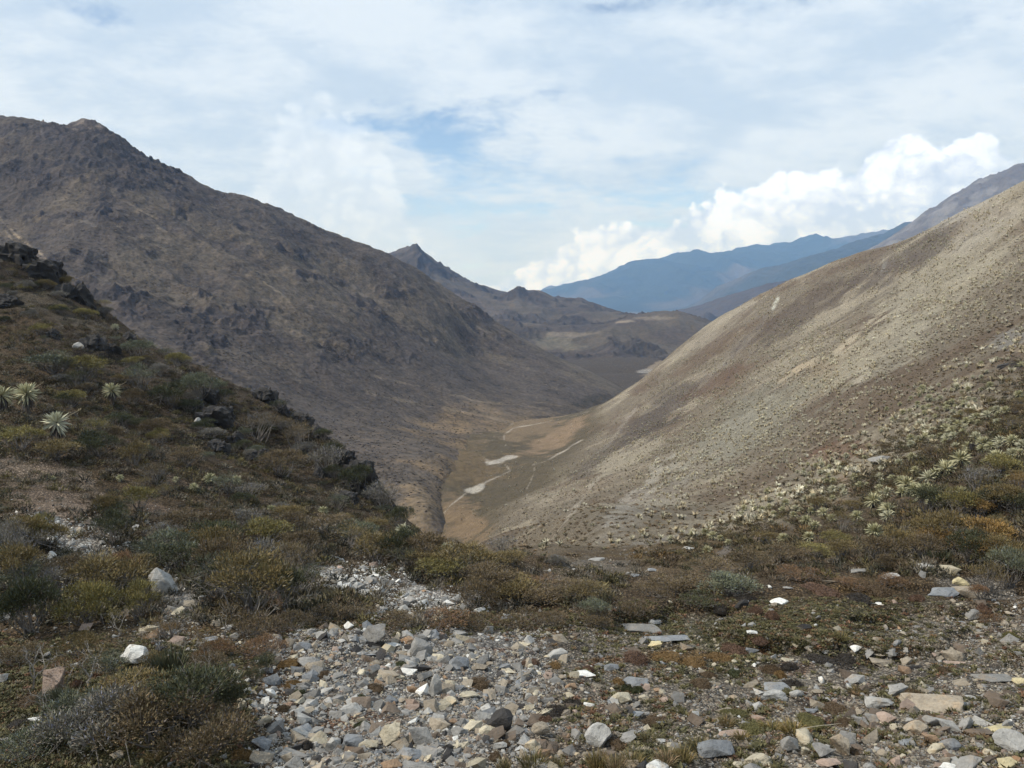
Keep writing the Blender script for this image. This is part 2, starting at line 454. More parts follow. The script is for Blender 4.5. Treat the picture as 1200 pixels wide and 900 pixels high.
# right slope
rs = sstep(T.Y, 26, 70) * (T.PX > 540)
sl1 = fbm(T.X / 26, T.Y / 42, 51, 4)
pt.c = lerp3(pt.c, (0.225, 0.192, 0.145), rs)
pt.c = lerp3(pt.c, (0.38, 0.335, 0.255), rs * sstep(sl1, 0.44, 0.64) * 0.9)
pt.c = lerp3(pt.c, (0.155, 0.113, 0.08), rs * sstep(fbm(T.X / 15 + 9, T.Y / 30, 58, 4), 0.5, 0.68) * 0.7)
stz = ridged((T.X * 0.5 + T.Y * 0.86) / 9, (T.X * 0.86 - T.Y * 0.5) / 60, 57, 4)
pt.c = lerp3(pt.c, (0.44, 0.38, 0.29), rs * sstep(stz, 0.55, 0.9) * 0.55)
# warm valley floor
vf = sstep(-T.Z, 52, 60) * sstep(T.Y, 150, 190)
pt.c = lerp3(pt.c, (0.135, 0.112, 0.075), vf)
pt.c = lerp3(pt.c, (0.09, 0.075, 0.06), vf * sstep(T.Y, 520, 640))
for b in ((540, 612, 46, 30, (0.26, 0.19, 0.12), .9, 30), (550, 545, 56, 28, (0.20, 0.15, 0.09), .85, 0), (650, 515, 60, 14, (0.30, 0.22, 0.145), .9, -28),
          (620, 500, 60, 20, (0.25, 0.19, 0.125), .9, -15), (500, 585, 30, 14, (0.15, 0.12, 0.085), .6, 0), (772, 428, 24, 6, (0.30, 0.24, 0.17), .9, -30)):
    pt.blob(*b[:5], k=b[5], rot=b[6], Y0=600 if b[0] == 772 else 150, Y1=1000)
for b in ((556, 571, 13, 4.5, (0.60, 0.55, 0.47), 1, -18), (586, 540, 20, 3.5, (0.56, 0.52, 0.46), .9, -8), (572, 541, 8, 3, (0.60, 0.55, 0.48), .9, 10), (756, 434, 12, 3, (0.36, 0.34, 0.31), .8, 0)):
    pt.blob(*b[:5], k=b[5] * .85, rot=b[6], Y0=600 if b[0] == 756 else 150, Y1=1000, brk=.3, edge=.25)
for ln in (([(512, 610), (530, 592), (545, 578), (575, 562), (597, 552), (592, 545)], 2.0, .7), ([(566, 536), (585, 545), (600, 535)], 2.0, .6), ([(592, 522), (590, 510), (600, 502), (622, 498)], 1.6, .75),
           ([(578, 516), (582, 504), (600, 497)], 1.4, .5), ([(625, 545), (640, 541), (683, 515)], 1.6, .7), ([(627, 548), (616, 575), (620, 590)], 1.0, .5), ([(622, 498), (660, 490), (690, 482)], 1.2, .4)):
    pt.line(ln[0], ln[1] * .85, (0.52, 0.47, 0.40), ln[2], Y0=120, Y1=900, brk=.45)
# pale bands of bare ground running down the slope
for (x0, y0, x1, y1, wd, k, cl) in ((1035, 372, 985, 410, 5, .75, (0.46, 0.38, 0.28)), (950, 425, 915, 445, 5, .7, (0.42, 0.34, 0.24)), (905, 470, 850, 505, 6, .55, (0.38, 0.35, 0.30)),
        (790, 540, 715, 610, 7, .5, (0.33, 0.31, 0.27)), (1015, 430, 1005, 445, 3, .6, (0.45, 0.4, 0.32)), (1160, 300, 1120, 345, 6, .35, (0.32, 0.28, 0.22)),
        (1080, 350, 1092, 362, 3, .5, (0.42, 0.37, 0.30)), (912, 350, 905, 362, 1.5, .7, (0.5, 0.46, 0.4)), (1035, 305, 1033, 322, 1.6, .8, (0.52, 0.48, 0.42)),
        (880, 360, 800, 415, 5, .3, (0.3, 0.27, 0.22)), (900, 375, 820, 455, 4, .3, (0.28, 0.26, 0.23)), (700, 560, 640, 640, 2, .45, (0.33, 0.3, 0.25)), (1170, 225, 1100, 270, 8, .5, (0.36, 0.34, 0.3)),
        (1010, 590, 985, 560, 6, .5, (0.24, 0.16, 0.11)), (745, 480, 690, 545, 2, .35, (0.34, 0.31, 0.27))):
    pt.line([(x0, y0), ((x0 + x1) / 2 + 3, (y0 + y1) / 2 - 2), (x1, y1)], wd * 2.0, tuple(min(v * 1.35, .62) for v in cl), min(k * 1.3, 1), Y0=40, brk=.9)
for b in ((1100, 330, 110, 50, (0.42, 0.38, 0.29), .6, -40), (1150, 260, 70, 26, (0.42, 0.38, 0.31), .6, -38), (980, 430, 110, 26, (0.42, 0.36, 0.26), .55, -35), (860, 510, 120, 26, (0.38, 0.35, 0.28), .6, -32), (760, 590, 90, 20, (0.34, 0.31, 0.26), .5, -38), (1040, 400, 90, 40, (0.40, 0.37, 0.29), .5, -35), (890, 490, 110, 40, (0.25, 0.24, 0.19), .55, -30), (1180, 400, 30, 12, (0.3, 0.29, 0.27), .6, -20), (1190, 425, 16, 7, PEAT_AND_SHADE, .8, 0),
          (985, 528, 45, 14, (0.20, 0.12, 0.08), .7, -10), (860, 445, 60, 14, (0.17, 0.115, 0.075), .6, -30), (760, 500, 60, 20, (0.13, 0.105, 0.085), .6, -35), (1070, 560, 40, 16, (0.24, 0.17, 0.11), .6, -35),
          (1070, 300, 90, 20, (0.13, 0.11, 0.095), .75, -30), (930, 372, 90, 18, (0.13, 0.105, 0.085), .7, -32), (780, 480, 70, 20, (0.12, 0.10, 0.085), .7, -40), (840, 450, 60, 12, (0.15, 0.10, 0.07), .6, -32), (700, 540, 60, 12, (0.13, 0.11, 0.09), .6, -40)):
    pt.blob(*b[:5], k=b[5], rot=b[6], Y0=26)
# gully at the foot of the slope
for b in ((860, 655, 180, 22, (0.17, 0.125, 0.075), .7, -8), (700, 668, 90, 14, (0.2, 0.165, 0.12), .7, 0), (800, 640, 110, 14, (0.15, 0.11, 0.06), .8, -8), (770, 632, 50, 4, (0.33, 0.31, 0.28), .6, -14), (700, 662, 50, 10, (0.22, 0.2, 0.17), .6, 0), (820, 652, 60, 5, (0.2, 0.13, 0.06), .7, -8),
          (860, 640, 40, 8, (0.26, 0.26, 0.26), .5, -30)):
    pt.blob(*b[:5], k=b[5], rot=b[6], Y0=14, Y1=120)
# left spur; its dark patches include painted shade of the cliff face
for b in ((30, 545, 120, 22, (0.23, 0.185, 0.145), .9, 20), (60, 590, 90, 24, (0.22, 0.17, 0.13), .9, 15), (190, 600, 60, 10, (0.2, 0.15, 0.12), .5, 20), (200, 560, 60, 8, (0.19, 0.145, 0.11), .6, 15),
          (60, 620, 60, 16, PALE, .75, 10), (100, 650, 50, 28, PALE, .7, 10), (60, 690, 50, 16, (0.27, 0.26, 0.24), .7, 0), (205, 700, 45, 45, PALE, .75, 60), (280, 615, 60, 8, (0.25, 0.23, 0.2), .5, 10),
          (400, 680, 48, 13, (0.42, 0.41, 0.39), .9, 35), (500, 700, 38, 16, (0.45, 0.43, 0.40), .85, 10), (478, 672, 12, 18, PALE, .8, 0), (395, 610, 30, 5, PALE, .5, 10),
          (250, 470, 190, 60, (0.075, 0.06, 0.045), .8, 25), (250, 515, 60, 30, PEAT_AND_SHADE, .8, 0), (400, 550, 60, 34, PEAT_AND_SHADE, .6, 40), (100, 400, 130, 40, (0.08, 0.065, 0.05), .7, 25), (110, 410, 30, 18, PEAT_AND_SHADE, .8, 20), (30, 330, 60, 22, PEAT_AND_SHADE, .8, 30), (440, 570, 40, 25, PEAT_AND_SHADE, .4, 40), (60, 360, 80, 18, (0.13, 0.115, 0.09), .6, 25),
          (280, 445, 60, 9, (0.17, 0.145, 0.115), .5, 20)):
    pt.blob(*b[:5], k=b[5], rot=b[6], Y1=70)
# scree and gravel
def zone_scree():
    px, py = pt.px, pt.py
    left = 300 + 60 * np.sin((py - 740) / 60) + 90 * sstep(py, 790, 730)
    topy = 738 - 18 * sstep(px, 520, 800) + 22 * np.exp(-((px - 640) / 30) ** 2)
    a = sstep(px - left, -8, 16) * sstep(py - topy, -6, 12) * (T.Y < 16)
    right = sstep(px, 640, 600) + 0.0
    return a, right
scr, lf = zone_scree()
g = fbm(T.X / 0.9, T.Y / 0.9, 81, 4)
g2 = fbm(T.X / 2.6 + 5, T.Y / 2.6, 82, 3)
mainscree = scr * sstep(pt.px, 690, 600)
pt.c = lerp3(pt.c, SCREE, mainscree * 0.95)
pt.c = lerp3(pt.c, (0.13, 0.115, 0.095), mainscree * sstep(g, .42, .6) * .8)
rgt = scr * (1 - sstep(pt.px, 690, 600))
pt.c = lerp3(pt.c, (0.215, 0.19, 0.155), rgt)
pt.c = lerp3(pt.c, TURF, scr * sstep(g2, 0.54, 0.62) * (0.35 + 0.35 * (pt.px > 600)))
pt.c = lerp3(pt.c, RUST, scr * sstep(fbm(T.X / 0.8 + 9, T.Y / 0.8, 83, 3), 0.64, 0.72) * 0.55)
pt.c = lerp3(pt.c, PEAT_AND_SHADE, scr * sstep(fbm(T.X / 0.7 + 3, T.Y / 1.1, 84, 3), 0.63, 0.72) * 0.6)
for b in ((950, 735, 160, 38, TURF, .9, -8), (1010, 690, 110, 14, (0.12, 0.085, 0.045), .8, -5), (870, 765, 70, 8, RUST, .7, -10), (790, 765, 60, 12, (0.14, 0.1, 0.04), .6, 0), (1120, 745, 90, 40, (0.20, 0.175, 0.135), .9, 10),
          (1150, 800, 90, 30, (0.155, 0.14, 0.12), .9, 10), (870, 800, 70, 20, (0.20, 0.175, 0.14), .8, -10), (980, 815, 60, 14, (0.09, 0.07, 0.055), .9, -15), (1150, 690, 60, 14, (0.23, 0.22, 0.2), .6, 10),
          (640, 725, 60, 10, (0.17, 0.13, 0.09), .6, 0), (560, 725, 60, 10, (0.15, 0.09, 0.05), .6, 0), (750, 770, 70, 8, (0.15, 0.09, 0.04), .6, -5), (650, 828, 26, 10, PEAT_AND_SHADE, .9, 0), (720, 840, 60, 10, PEAT_AND_SHADE, .5, 0),
          (800, 875, 110, 24, (0.10, 0.09, 0.045), .8, -12), (930, 870, 50, 12, TURF, .6, -5), (330, 800, 40, 40, (0.13, 0.08, 0.045), .4, 30), (1010, 780, 50, 6, PEAT_AND_SHADE, .8, -12), (870, 820, 40, 6, PEAT_AND_SHADE, .6, -20),
          (890, 790, 90, 10, PEAT_AND_SHADE, .35, -10), (1000, 735, 40, 5, PEAT_AND_SHADE, .7, 0), (1160, 850, 80, 25, (0.12, 0.11, 0.10), .7, 20)):
    pt.blob(*b[:5], k=b[5], rot=b[6], Y1=18)
# tundra-like heath left
heath = sstep(300 - pt.px, -10, 60) * sstep(pt.py, 720, 770) * (T.Y < 12)
pt.c = lerp3(pt.c, (0.085, 0.072, 0.042), heath * 0.8)
pt.c = lerp3(pt.c, (0.15, 0.085, 0.05), heath * sstep(g, 0.52, 0.62) * 0.5)
for b in ((20, 870, 50, 14, (0.25, 0.24, 0.22), .6, 0), (20, 810, 40, 12, (0.13, 0.08, 0.05), .6, 0), (30, 845, 50, 8, PEAT_AND_SHADE, .7, 0)):
    pt.blob(*b[:5], k=b[5], rot=b[6], Y1=18)
pt.c = np.clip(pt.c * (0.82 + 0.36 * g[..., None]), 0.01, 0.8)
mat_near = ground_mat('ground soil and gravel', 22.0, 3.5, 0.30, 0.05, 0.45, 26.0)
ground = terrain_object('ground', near, pt.c, mat_near)

# ---- left mountain
LM = [(-300, 90, 610), (-150, 118, 605), (0, 134, 600), (40, 140, 602), (75, 150, 604), (100, 141, 606), (125, 152, 606), (150, 170, 606), (165, 182, 608), (200, 200, 612), (220, 213, 620), (250, 227, 630), (300, 238, 640), (350, 258, 650), (400, 282, 655),
      (450, 301, 660), (500, 330, 665), (560, 368, 660), (620, 403, 655), (680, 430, 650), (735, 458, 640),
      # foot
      (500, 596, 214), (470, 590, 225), (535, 555, 275), (550, 525, 330), (580, 500, 385), (640, 492, 440), (700, 475, 520), (735, 462, 590), ('w', -60, 200, -63), ('w', -120, 200, -40), ('w', -200, 220, 10), ('w', -50, 140, -66), ('w', -160, 160, -40),
      ('w', -18, 150, -78), ('w', -26, 182, -72), ('w', -5, 165, -82), ('w', -44, 170, -68), ('w', -32, 205, -66), ('w', 80, 520, -85), ('w', 60, 430, -85), ('w', 20, 330, -82), ('w', -10, 250, -80), ('w', 110, 640, -92),
      # face
      (0, 300, 400), (0, 220, 490), (100, 350, 360), (100, 250, 450), (200, 400, 335), (200, 300, 440), (300, 350, 430), (300, 450, 320), (400, 400, 430), (400, 480, 340), (500, 420, 480), (500, 500, 360), (600, 450, 520), (400, 330, 540),
      (-300, 300, 360), (0, 400, 310), (560, 420, 560),
      # hidden back
      ('w', -470, 760, 60), ('w', -300, 800, 10), ('w', -150, 820, -30), ('w', -20, 800, -70), ('w', 90, 760, -90), ('w', -600, 1000, -10), ('w', -100, 1100, -90), ('w', -750, 800, 150)]
def lm_disp(T):
    X, Y = T.X, T.Y
    h = sstep(T.Z, -60, -20)
    d = (fbm(X / 90, Y / 90, 201, 3) - 0.5) * 14 * h
    # spurs and gullies fall from the crest down to the right
    a = (X * 0.9 - Y * 0.42); b = (X * 0.42 + Y * 0.9)
    d += (ridged(b / 85, a / 230, 205, 4) - 0.45) * 9 * h
    d += (fbm(X / 16, Y / 16, 207, 4) - 0.5) * 3.0 * h
    d += (fbm(X / 5, Y / 5, 208, 3) - 0.5) * 2.6 * h
    d += (ridged(b / 26, a / 60, 209, 3) - 0.5) * 3.0 * h
    # crags: patches, thicker to the top
    up = sstep(T.PY, 330, 150) * sstep(T.PX, 560, 250)
    msk = sstep(fbm(X / 22, Y / 22, 210, 4) + 0.10 * up + 0.40 * T_crag(T), 0.53, 0.62)
    T.crag = np.clip(msk, 0, 1) * h
    d += T.crag * ((ridged(X / 9, Y / 9, 211, 5) - 0.35) * 5.5)
    return d
CRAGS = [(160, 345, 30, 14), (285, 365, 42, 16), (240, 340, 15, 10), (400, 405, 30, 12), (460, 420, 34, 8), (430, 375, 25, 8), (110, 300, 60, 8), (545, 372, 26, 12), (590, 400, 12, 8),
         (60, 160, 100, 24), (140, 185, 50, 22), (190, 205, 30, 14), (150, 205, 25, 12), (205, 235, 20, 14), (60, 250, 70, 10), (30, 195, 40, 12), (280, 262, 12, 6), (340, 290, 20, 10),
         (50, 270, 30, 12), (125, 235, 14, 8), (470, 348, 20, 8), (360, 330, 30, 6), (540, 410, 20, 6)]
def T_crag(T):
    r = 0
    wx = (fbm(T.X / 25, T.Y / 25, 215, 3) - 0.5) * 40
    for cx, cy, rx, ry in CRAGS:
        r = r + np.exp(-(((T.PX + wx - cx) / rx) ** 2 + ((T.PY + wx * .4 - cy) / ry) ** 2))
    r = np.minimum(r, 1.0)
    return r - 0.38
lm = Terrain(Surf(LM), -1.0, 0.22, 860, 150, 1100, 760, lm_disp)
mc = Paint(lm, (0.080, 0.069, 0.061), warp=(20, 0.02))
T = lm
mc.c = lerp3(mc.c, (0.112, 0.094, 0.073), sstep(fbm(T.X / 60, T.Y / 60, 221, 4), 0.48, 0.66) * 0.8)
mc.c = lerp3(mc.c, (0.070, 0.060, 0.055), sstep(fbm(T.X / 30 + 7, T.Y / 30, 222, 4), 0.52, 0.68) * 0.7)
a_ = (T.X * 0.9 - T.Y * 0.42); b_ = (T.X * 0.42 + T.Y * 0.9)
mc.c = lerp3(mc.c, (0.17, 0.145, 0.115), sstep(ridged(b_ / 14, a_ / 90, 223, 4), 0.66, 0.92) * 0.35)
mc.c = lerp3(mc.c, (0.12, 0.10, 0.08), sstep(T.PY, 380, 560) * sstep(T.PX, 300, 480) * 0.4)
mc.c = lerp3(mc.c, (0.22, 0.16, 0.095), sstep(-T.Z + (fbm(T.X / 14, T.Y / 14, 231, 4) - .5) * 18, 57, 68) * 0.7 * sstep(T.Y, 500, 360))
mc.blob(492, 602, 34, 40, (0.19, 0.145, 0.095), .75)
for ln in (([(0, 255), (25, 280), (55, 305)], 2.2, .7), ([(0, 262), (20, 285), (40, 303)], 1.3, .3), ([(110, 245), (150, 272)], 2.5, .45), ([(160, 248), (195, 272)], 3, .45), ([(150, 238), (190, 262)], 2, .4),
           ([(115, 205), (135, 222)], 2, .35), ([(308, 330), (340, 352)], 1.6, .6), ([(180, 285), (195, 295)], 4, .35), ([(430, 460), (600, 495)], 3, .25), ([(440, 440), (560, 470), (640, 478)], 2, .3),
           ([(240, 280), (300, 320)], 4, .2), ([(620, 470), (680, 478)], 1.2, .4)):
    mc.line(ln[0], ln[1], (0.30, 0.245, 0.175), ln[2], brk=.8)
mc.blob(90, 146, 45, 8, (0.24, 0.2, 0.17), .5, rot=10)
for b in ((690, 470, 30, 8, (0.05, 0.045, 0.035), .7, -10), (660, 475, 60, 6, (0.06, 0.05, 0.04), .5, 0), (640, 488, 40, 4, (0.055, 0.045, 0.035), .8, 0)):
    mc.blob(*b[:5], k=b[5], rot=b[6])
mc.c = lerp3(mc.c, (0.052, 0.047, 0.047), T.crag * 0.85 * sstep(fbm(T.X / 7, T.Y / 7, 225, 3), 0.3, 0.55))
mc.c = np.clip(mc.c, 0.02, 0.6)
mat_hill = ground_mat('dry hillside', 0.55, 0.16, 0.045, 1.2, 0.95)
terrain_object('left_hillside', lm, mc.c, mat_hill)

# ---- middle hills closing the valley
MH = [(380, 318, 1700), (440, 306, 1700), (465, 300, 1700), (487, 293, 1700), (505, 303, 1700), (522, 318, 1700), (560, 335, 1720), (590, 344, 1750), (620, 346, 1800), (660, 350, 1800), (700, 360, 1780), (730, 368, 1750), (780, 380, 1700), (850, 400, 1700), (950, 420, 1700),
      (520, 350, 1450), (600, 368, 1450), (680, 372, 1450), (440, 360, 1400), (560, 380, 1300), (640, 386, 1300), (700, 384, 1300),
      (590, 386, 1190), (650, 384, 1190), (700, 381, 1190), (740, 373, 1200), (780, 369, 1210), (815, 371, 1220), (850, 384, 1230), (900, 400, 1240),
      (560, 402, 1050), (620, 412, 1000), (700, 408, 1020), (760, 400, 1040), (820, 402, 1050), (640, 432, 850), (700, 434, 850), (760, 430, 870), (810, 418, 930),
      (650, 462, 700), (710, 451, 720), (760, 446, 760), (800, 432, 820), (560, 440, 760), (450, 380, 1000), (450, 420, 700), (900, 430, 900),
      ('w', -500, 2300, -60), ('w', 0, 2300, -90), ('w', 400, 2300, -110), ('w', 1000, 2200, -120)]
def mh_disp(T):
    X, Y = T.X, T.Y
    d = (ridged(X / 260, Y / 320, 301, 5) - 0.45) * 26 * sstep(Y, 800, 1000)
    d += (fbm(X / 40, Y / 40, 302, 4) - 0.5) * 10
    d += 16 * np.exp(-((T.PX - 607) / 10) ** 2 - ((Y - 1700) / 150) ** 2) + 14 * np.exp(-((T.PX - 630) / 16) ** 2 - ((Y - 1700) / 150) ** 2) + 16 * np.exp(-((T.PX - 487) / 10) ** 2 - ((Y - 1700) / 120) ** 2)
    T.crag = sstep(fbm(X / 80, Y / 80, 305, 4) + 0.25 * (np.exp(-((T.PX - 490) / 45) ** 2 - ((T.PY - 315) / 18) ** 2)) , 0.56, 0.66)
    d += T.crag * (ridged(X / 22, Y / 22, 306, 3) - .4) * 12
    return d
mh = Terrain(Surf(MH), -0.32, 0.5, 560, 650, 2350, 420, mh_disp)
hc = Paint(mh, (0.075, 0.064, 0.056), warp=(10, .02))
T = mh
hc.c = lerp3(hc.c, (0.105, 0.09, 0.07), sstep(fbm(T.X / 130, T.Y / 130, 311, 4), 0.46, 0.64) * 0.8)
for b in ((650, 392, 60, 4, (0.19, 0.16, 0.12), .7, 0), (730, 377, 12, 3, (0.26, 0.22, 0.17), .8, 0), (770, 372, 34, 2.5, (0.19, 0.16, 0.12), .6, 0), (655, 405, 40, 10, (0.16, 0.145, 0.105), .6, 10), (560, 360, 60, 12, (0.12, 0.1, 0.085), .6, 20),
          (700, 420, 60, 9, (0.065, 0.052, 0.042), .8, 5), (650, 420, 50, 10, (0.08, 0.065, 0.055), .6, 10), (800, 395, 50, 12, (0.085, 0.07, 0.06), .7, 0), (760, 436, 22, 6, (0.40, 0.33, 0.25), .9, -12), (748, 440, 10, 5, (0.4, 0.38, 0.36), .7, -12),
          (600, 345, 20, 5, (0.08, 0.07, 0.06), .6, 0)):
    hc.blob(*b[:5], k=b[5], rot=b[6])
hc.c = lerp3(hc.c, (0.05, 0.045, 0.042), T.crag * 0.7)
mat_far = ground_mat('distant hillside', 0.25, 0.06, 0.012, 3.0, 0.6)
terrain_object('middle_hills', mh, np.clip(hc.c, .02, .6), mat_far)

# ---- high rocky ridge behind the right slope and a dark knoll in the valley mouth
RR = [(1000, 300, 2900), (1060, 268, 2900), (1085, 252, 2900), (1110, 238, 2850), (1140, 222, 2850), (1165, 209, 2850), (1200, 192, 2800), (1300, 150, 2800), (1400, 130, 2800), (900, 335, 2900), (850, 352, 2900), (790, 374, 2900),
      (1200, 320, 2200), (1000, 360, 2300), (850, 390, 2400), (1500, 300, 2000), (780, 400, 2400), ('w', 400, 2000, -120), ('w', 1500, 1900, -40), ('w', 800, 1900, -100),
      ('w', 1500, 3600, -50), ('w', 700, 3600, -110), ('w', 2800, 3600, 200)]
def rr_disp(T):
    X, Y = T.X, T.Y
    d = (ridged(X / 120, Y / 220, 401, 6, .62) - 0.4) * 46 * sstep(T.PX, 980, 1120) + (fbm(X / 60, Y / 60, 402, 4) - .5) * 20
    d += 52 * np.exp(-((T.PX - 826) / 17) ** 2 - ((Y - 2500) / 120) ** 2)
    return d
rr = Terrain(Surf(RR), 0.12, 0.78, 420, 1950, 3600, 260, rr_disp)
rc = Paint(rr, (0.12, 0.11, 0.10), warp=(10, .02))
rc.c = lerp3(rc.c, (0.2, 0.19, 0.175), sstep(fbm(rr.X / 60, rr.Y / 60, 411, 4), .5, .62) * .7)
rc.c = lerp3(rc.c, (0.07, 0.06, 0.05), sstep(1000 - rr.PX, 0, 60))
terrain_object('rocky_ridge', rr, rc.c, mat_far)

# ---- distant range under the clouds
TOPS = 0.0
def range_obj(name, pts, base, seed, amp, u0, u1, y0, y1, nu=460, nv=260, colr=(0.035, 0.045, 0.04)):  # default tone kept low, holding the clouds' shade in the colour
    def disp(T):
        X, Y = T.X, T.Y
        h = sstep(T.Z, base * 0.95, base * 0.3)
        return ((ridged(X / 900 + Y / 2600, Y / 1700, seed, 6, 0.52) - 0.45) * amp + (fbm(X / 220, Y / 220, seed + 5, 4) - .5) * amp * .35) * (0.25 + 0.75 * h)
    T = Terrain(Surf(pts), u0, u1, nu, y0, y1, nv, disp)
    c = np.ones(T.X.shape + (3,)) * np.array(colr)
    c = lerp3(c, (0.09, 0.08, 0.065), sstep(fbm(T.X / 700, T.Y / 700, seed + 9, 5), 0.5, 0.66) * 0.8)
    terrain_object(name, T, c, mat_vfar)
    global TOPS
    TOPS = max(TOPS, float(T.Z.max()))
    return T
mat_vfar = ground_mat('distant range', 0.05, 0.012, 0.003, 12.0, 0.5)
range_obj('distant_range', [(560, 352, 8200), (640, 345, 8200), (680, 334, 8200), (720, 322, 8200), (760, 308, 8200), (820, 298, 8200), (880, 293, 8200), (950, 287, 8200), (1020, 276, 8200), (1080, 262, 8200), (1130, 268, 8200), (1200, 275, 8200), (1350, 290, 8200),
      (640, 352, 7000), (760, 346, 6800), (850, 350, 6500), (950, 350, 6500), (1200, 320, 6500), (700, 372, 5600), (850, 380, 5600), (1000, 385, 5600), (1200, 385, 5600), (500, 365, 5600),
      (400, 372, 8200), (400, 380, 5600), ('w', 500, 10500, -200), ('w', 2500, 10500, -200), ('w', 6500, 10500, -100), ('w', -1800, 10500, -200)], -120, 501, 200, -0.25, 0.85, 5400, 10500)
range_obj('distant_spur', [(780, 372, 5200), (800, 366, 5200), (830, 352, 5200), (870, 335, 5200), (910, 320, 5200), (950, 306, 5200), (1000, 288, 5200), (1060, 266, 5200), (1150, 250, 5200), (1300, 250, 5200), (740, 382, 5200), (680, 395, 5200),
      (800, 385, 4400), (900, 372, 4300), (1000, 362, 4300), (1200, 340, 4300), (750, 400, 4000), (1000, 400, 3800), (1300, 400, 3800), ('w', 600, 6200, -250), ('w', 2500, 6200, -200), ('w', 4500, 6200, -100)], -120, 601, 150, 0.05, 0.85, 3800, 6200,
      colr=(0.045, 0.052, 0.042))
range_obj('farthest_range', [(560, 362, 9900), (620, 352, 9900), (650, 340, 9900), (690, 328, 9900), (730, 318, 9900), (800, 310, 9900), (900, 320, 9900), (1000, 330, 9900), (500, 368, 9900),
      (600, 370, 9200), (800, 365, 9200), (1000, 365, 9200), ('w', -500, 11200, -250), ('w', 2000, 11200, -200), ('w', 4500, 11200, -250)], -200, 701, 160, -0.25, 0.5, 9100, 11200, 260, 120)

# ---- broad lowland sheet under everything, out to the horizon
n = 60
gx = np.linspace(-11500, 11500, n); gy = np.linspace(-1500, 11500, n)
GX, GY = np.meshgrid(gx, gy, indexing='ij')
GZ = -140 - 60 * fbm(GX / 2500, GY / 2500, 900, 3) - 0.0 * GX
# rises to meet the hollow behind the viewer
idx = np.arange(n * n).reshape(n, n)
Fc = np.stack([idx[:-1, :-1], idx[1:, :-1], idx[1:, 1:], idx[:-1, 1:]], -1).reshape(-1, 4)
me = raw_mesh('lowland', np.stack([GX, GY, GZ], -1).reshape(-1, 3), Fc, True, np.ones((n * n, 3)) * np.array((0.1, 0.09, 0.07)))
o = link('lowland', me, mat_vfar); o['kind'] = 'structure'
# ground under and behind the viewer, butted to the front edge of the near sheet
us = near.u[::6]; row = near.Z[::6, 0]; x0 = near.X[::6, 0]
ys = np.array([3.2, 2.4, 1.4, 0.0, -2.0, -6.0, -14.0, -30.0])
vv = []
for j, y in enumerate(ys):
    f = j / (len(ys) - 1)
    spread = 1 + 8 * f * f
    zz_ = row * (1 - f) + f * (-1.2) + (0.0 if j == 0 else 1) * (fbm(x0 * spread, np.full_like(x0, y), 950, 3) - .5) * 0.25
    if j == 2: zz_ = np.minimum(zz_, -1.9)
    if j in (3, 4): zz_ = np.full_like(zz_, -1.7)
    vv.append(np.stack([x0 * spread, np.full_like(x0, y), zz_], -1))
vv = np.array(vv); a, b = vv.shape[:2]
idx = np.arange(a * b).reshape(a, b)
Fc = np.stack([idx[:-1, :-1], idx[1:, :-1], idx[1:, 1:], idx[:-1, 1:]], -1).reshape(-1, 4)
me = raw_mesh('viewpoint_ground', vv.reshape(-1, 3), Fc, True, np.ones((a * b, 3)) * np.array(SOIL))
o = link('viewpoint_ground', me, mat_near); o['kind'] = 'structure'

# ---- air
HZ = dict(x0=-11800, x1=11800, y0=-1700, y1=11800, z0=-260, z1=float(max(t.Z.max() for t in (near, lm, mh, rr))) + 30)
HZ['z1'] = max(HZ['z1'], TOPS + 30)
bm_v = np.array([(x, y, z) for x in (HZ['x0'], HZ['x1']) for y in (HZ['y0'], HZ['y1']) for z in (HZ['z0'], HZ['z1'])], float)
bf = np.array([(0, 1, 3, 2), (4, 6, 7, 5), (0, 4, 5, 1), (2, 3, 7, 6), (0, 2, 6, 4), (1, 5, 7, 3)])
me = raw_mesh('haze', bm_v, bf, False)
hm = bpy.data.materials.new('haze'); hm.use_nodes = True; hm.node_tree.nodes.clear()
t = NT(hm.node_tree)
pv = t.n('ShaderNodeVolumePrincipled')
pv.inputs['Color'].default_value = (0.27, 0.52, 1.0, 1)
pv.inputs['Density'].default_value = 0.000105
pv.inputs['Absorption Color'].default_value = (1, 1, 1, 1)
pv.inputs['Anisotropy'].default_value = 0.0
mo = t.n('ShaderNodeOutputMaterial'); t.t.links.new(pv.outputs[0], mo.inputs['Volume'])
o = link('haze', me, hm); o['kind'] = 'stuff'; o['label'] = 'thin blue haze filling the valley air and veiling the distant mountains'; o['category'] = 'haze'

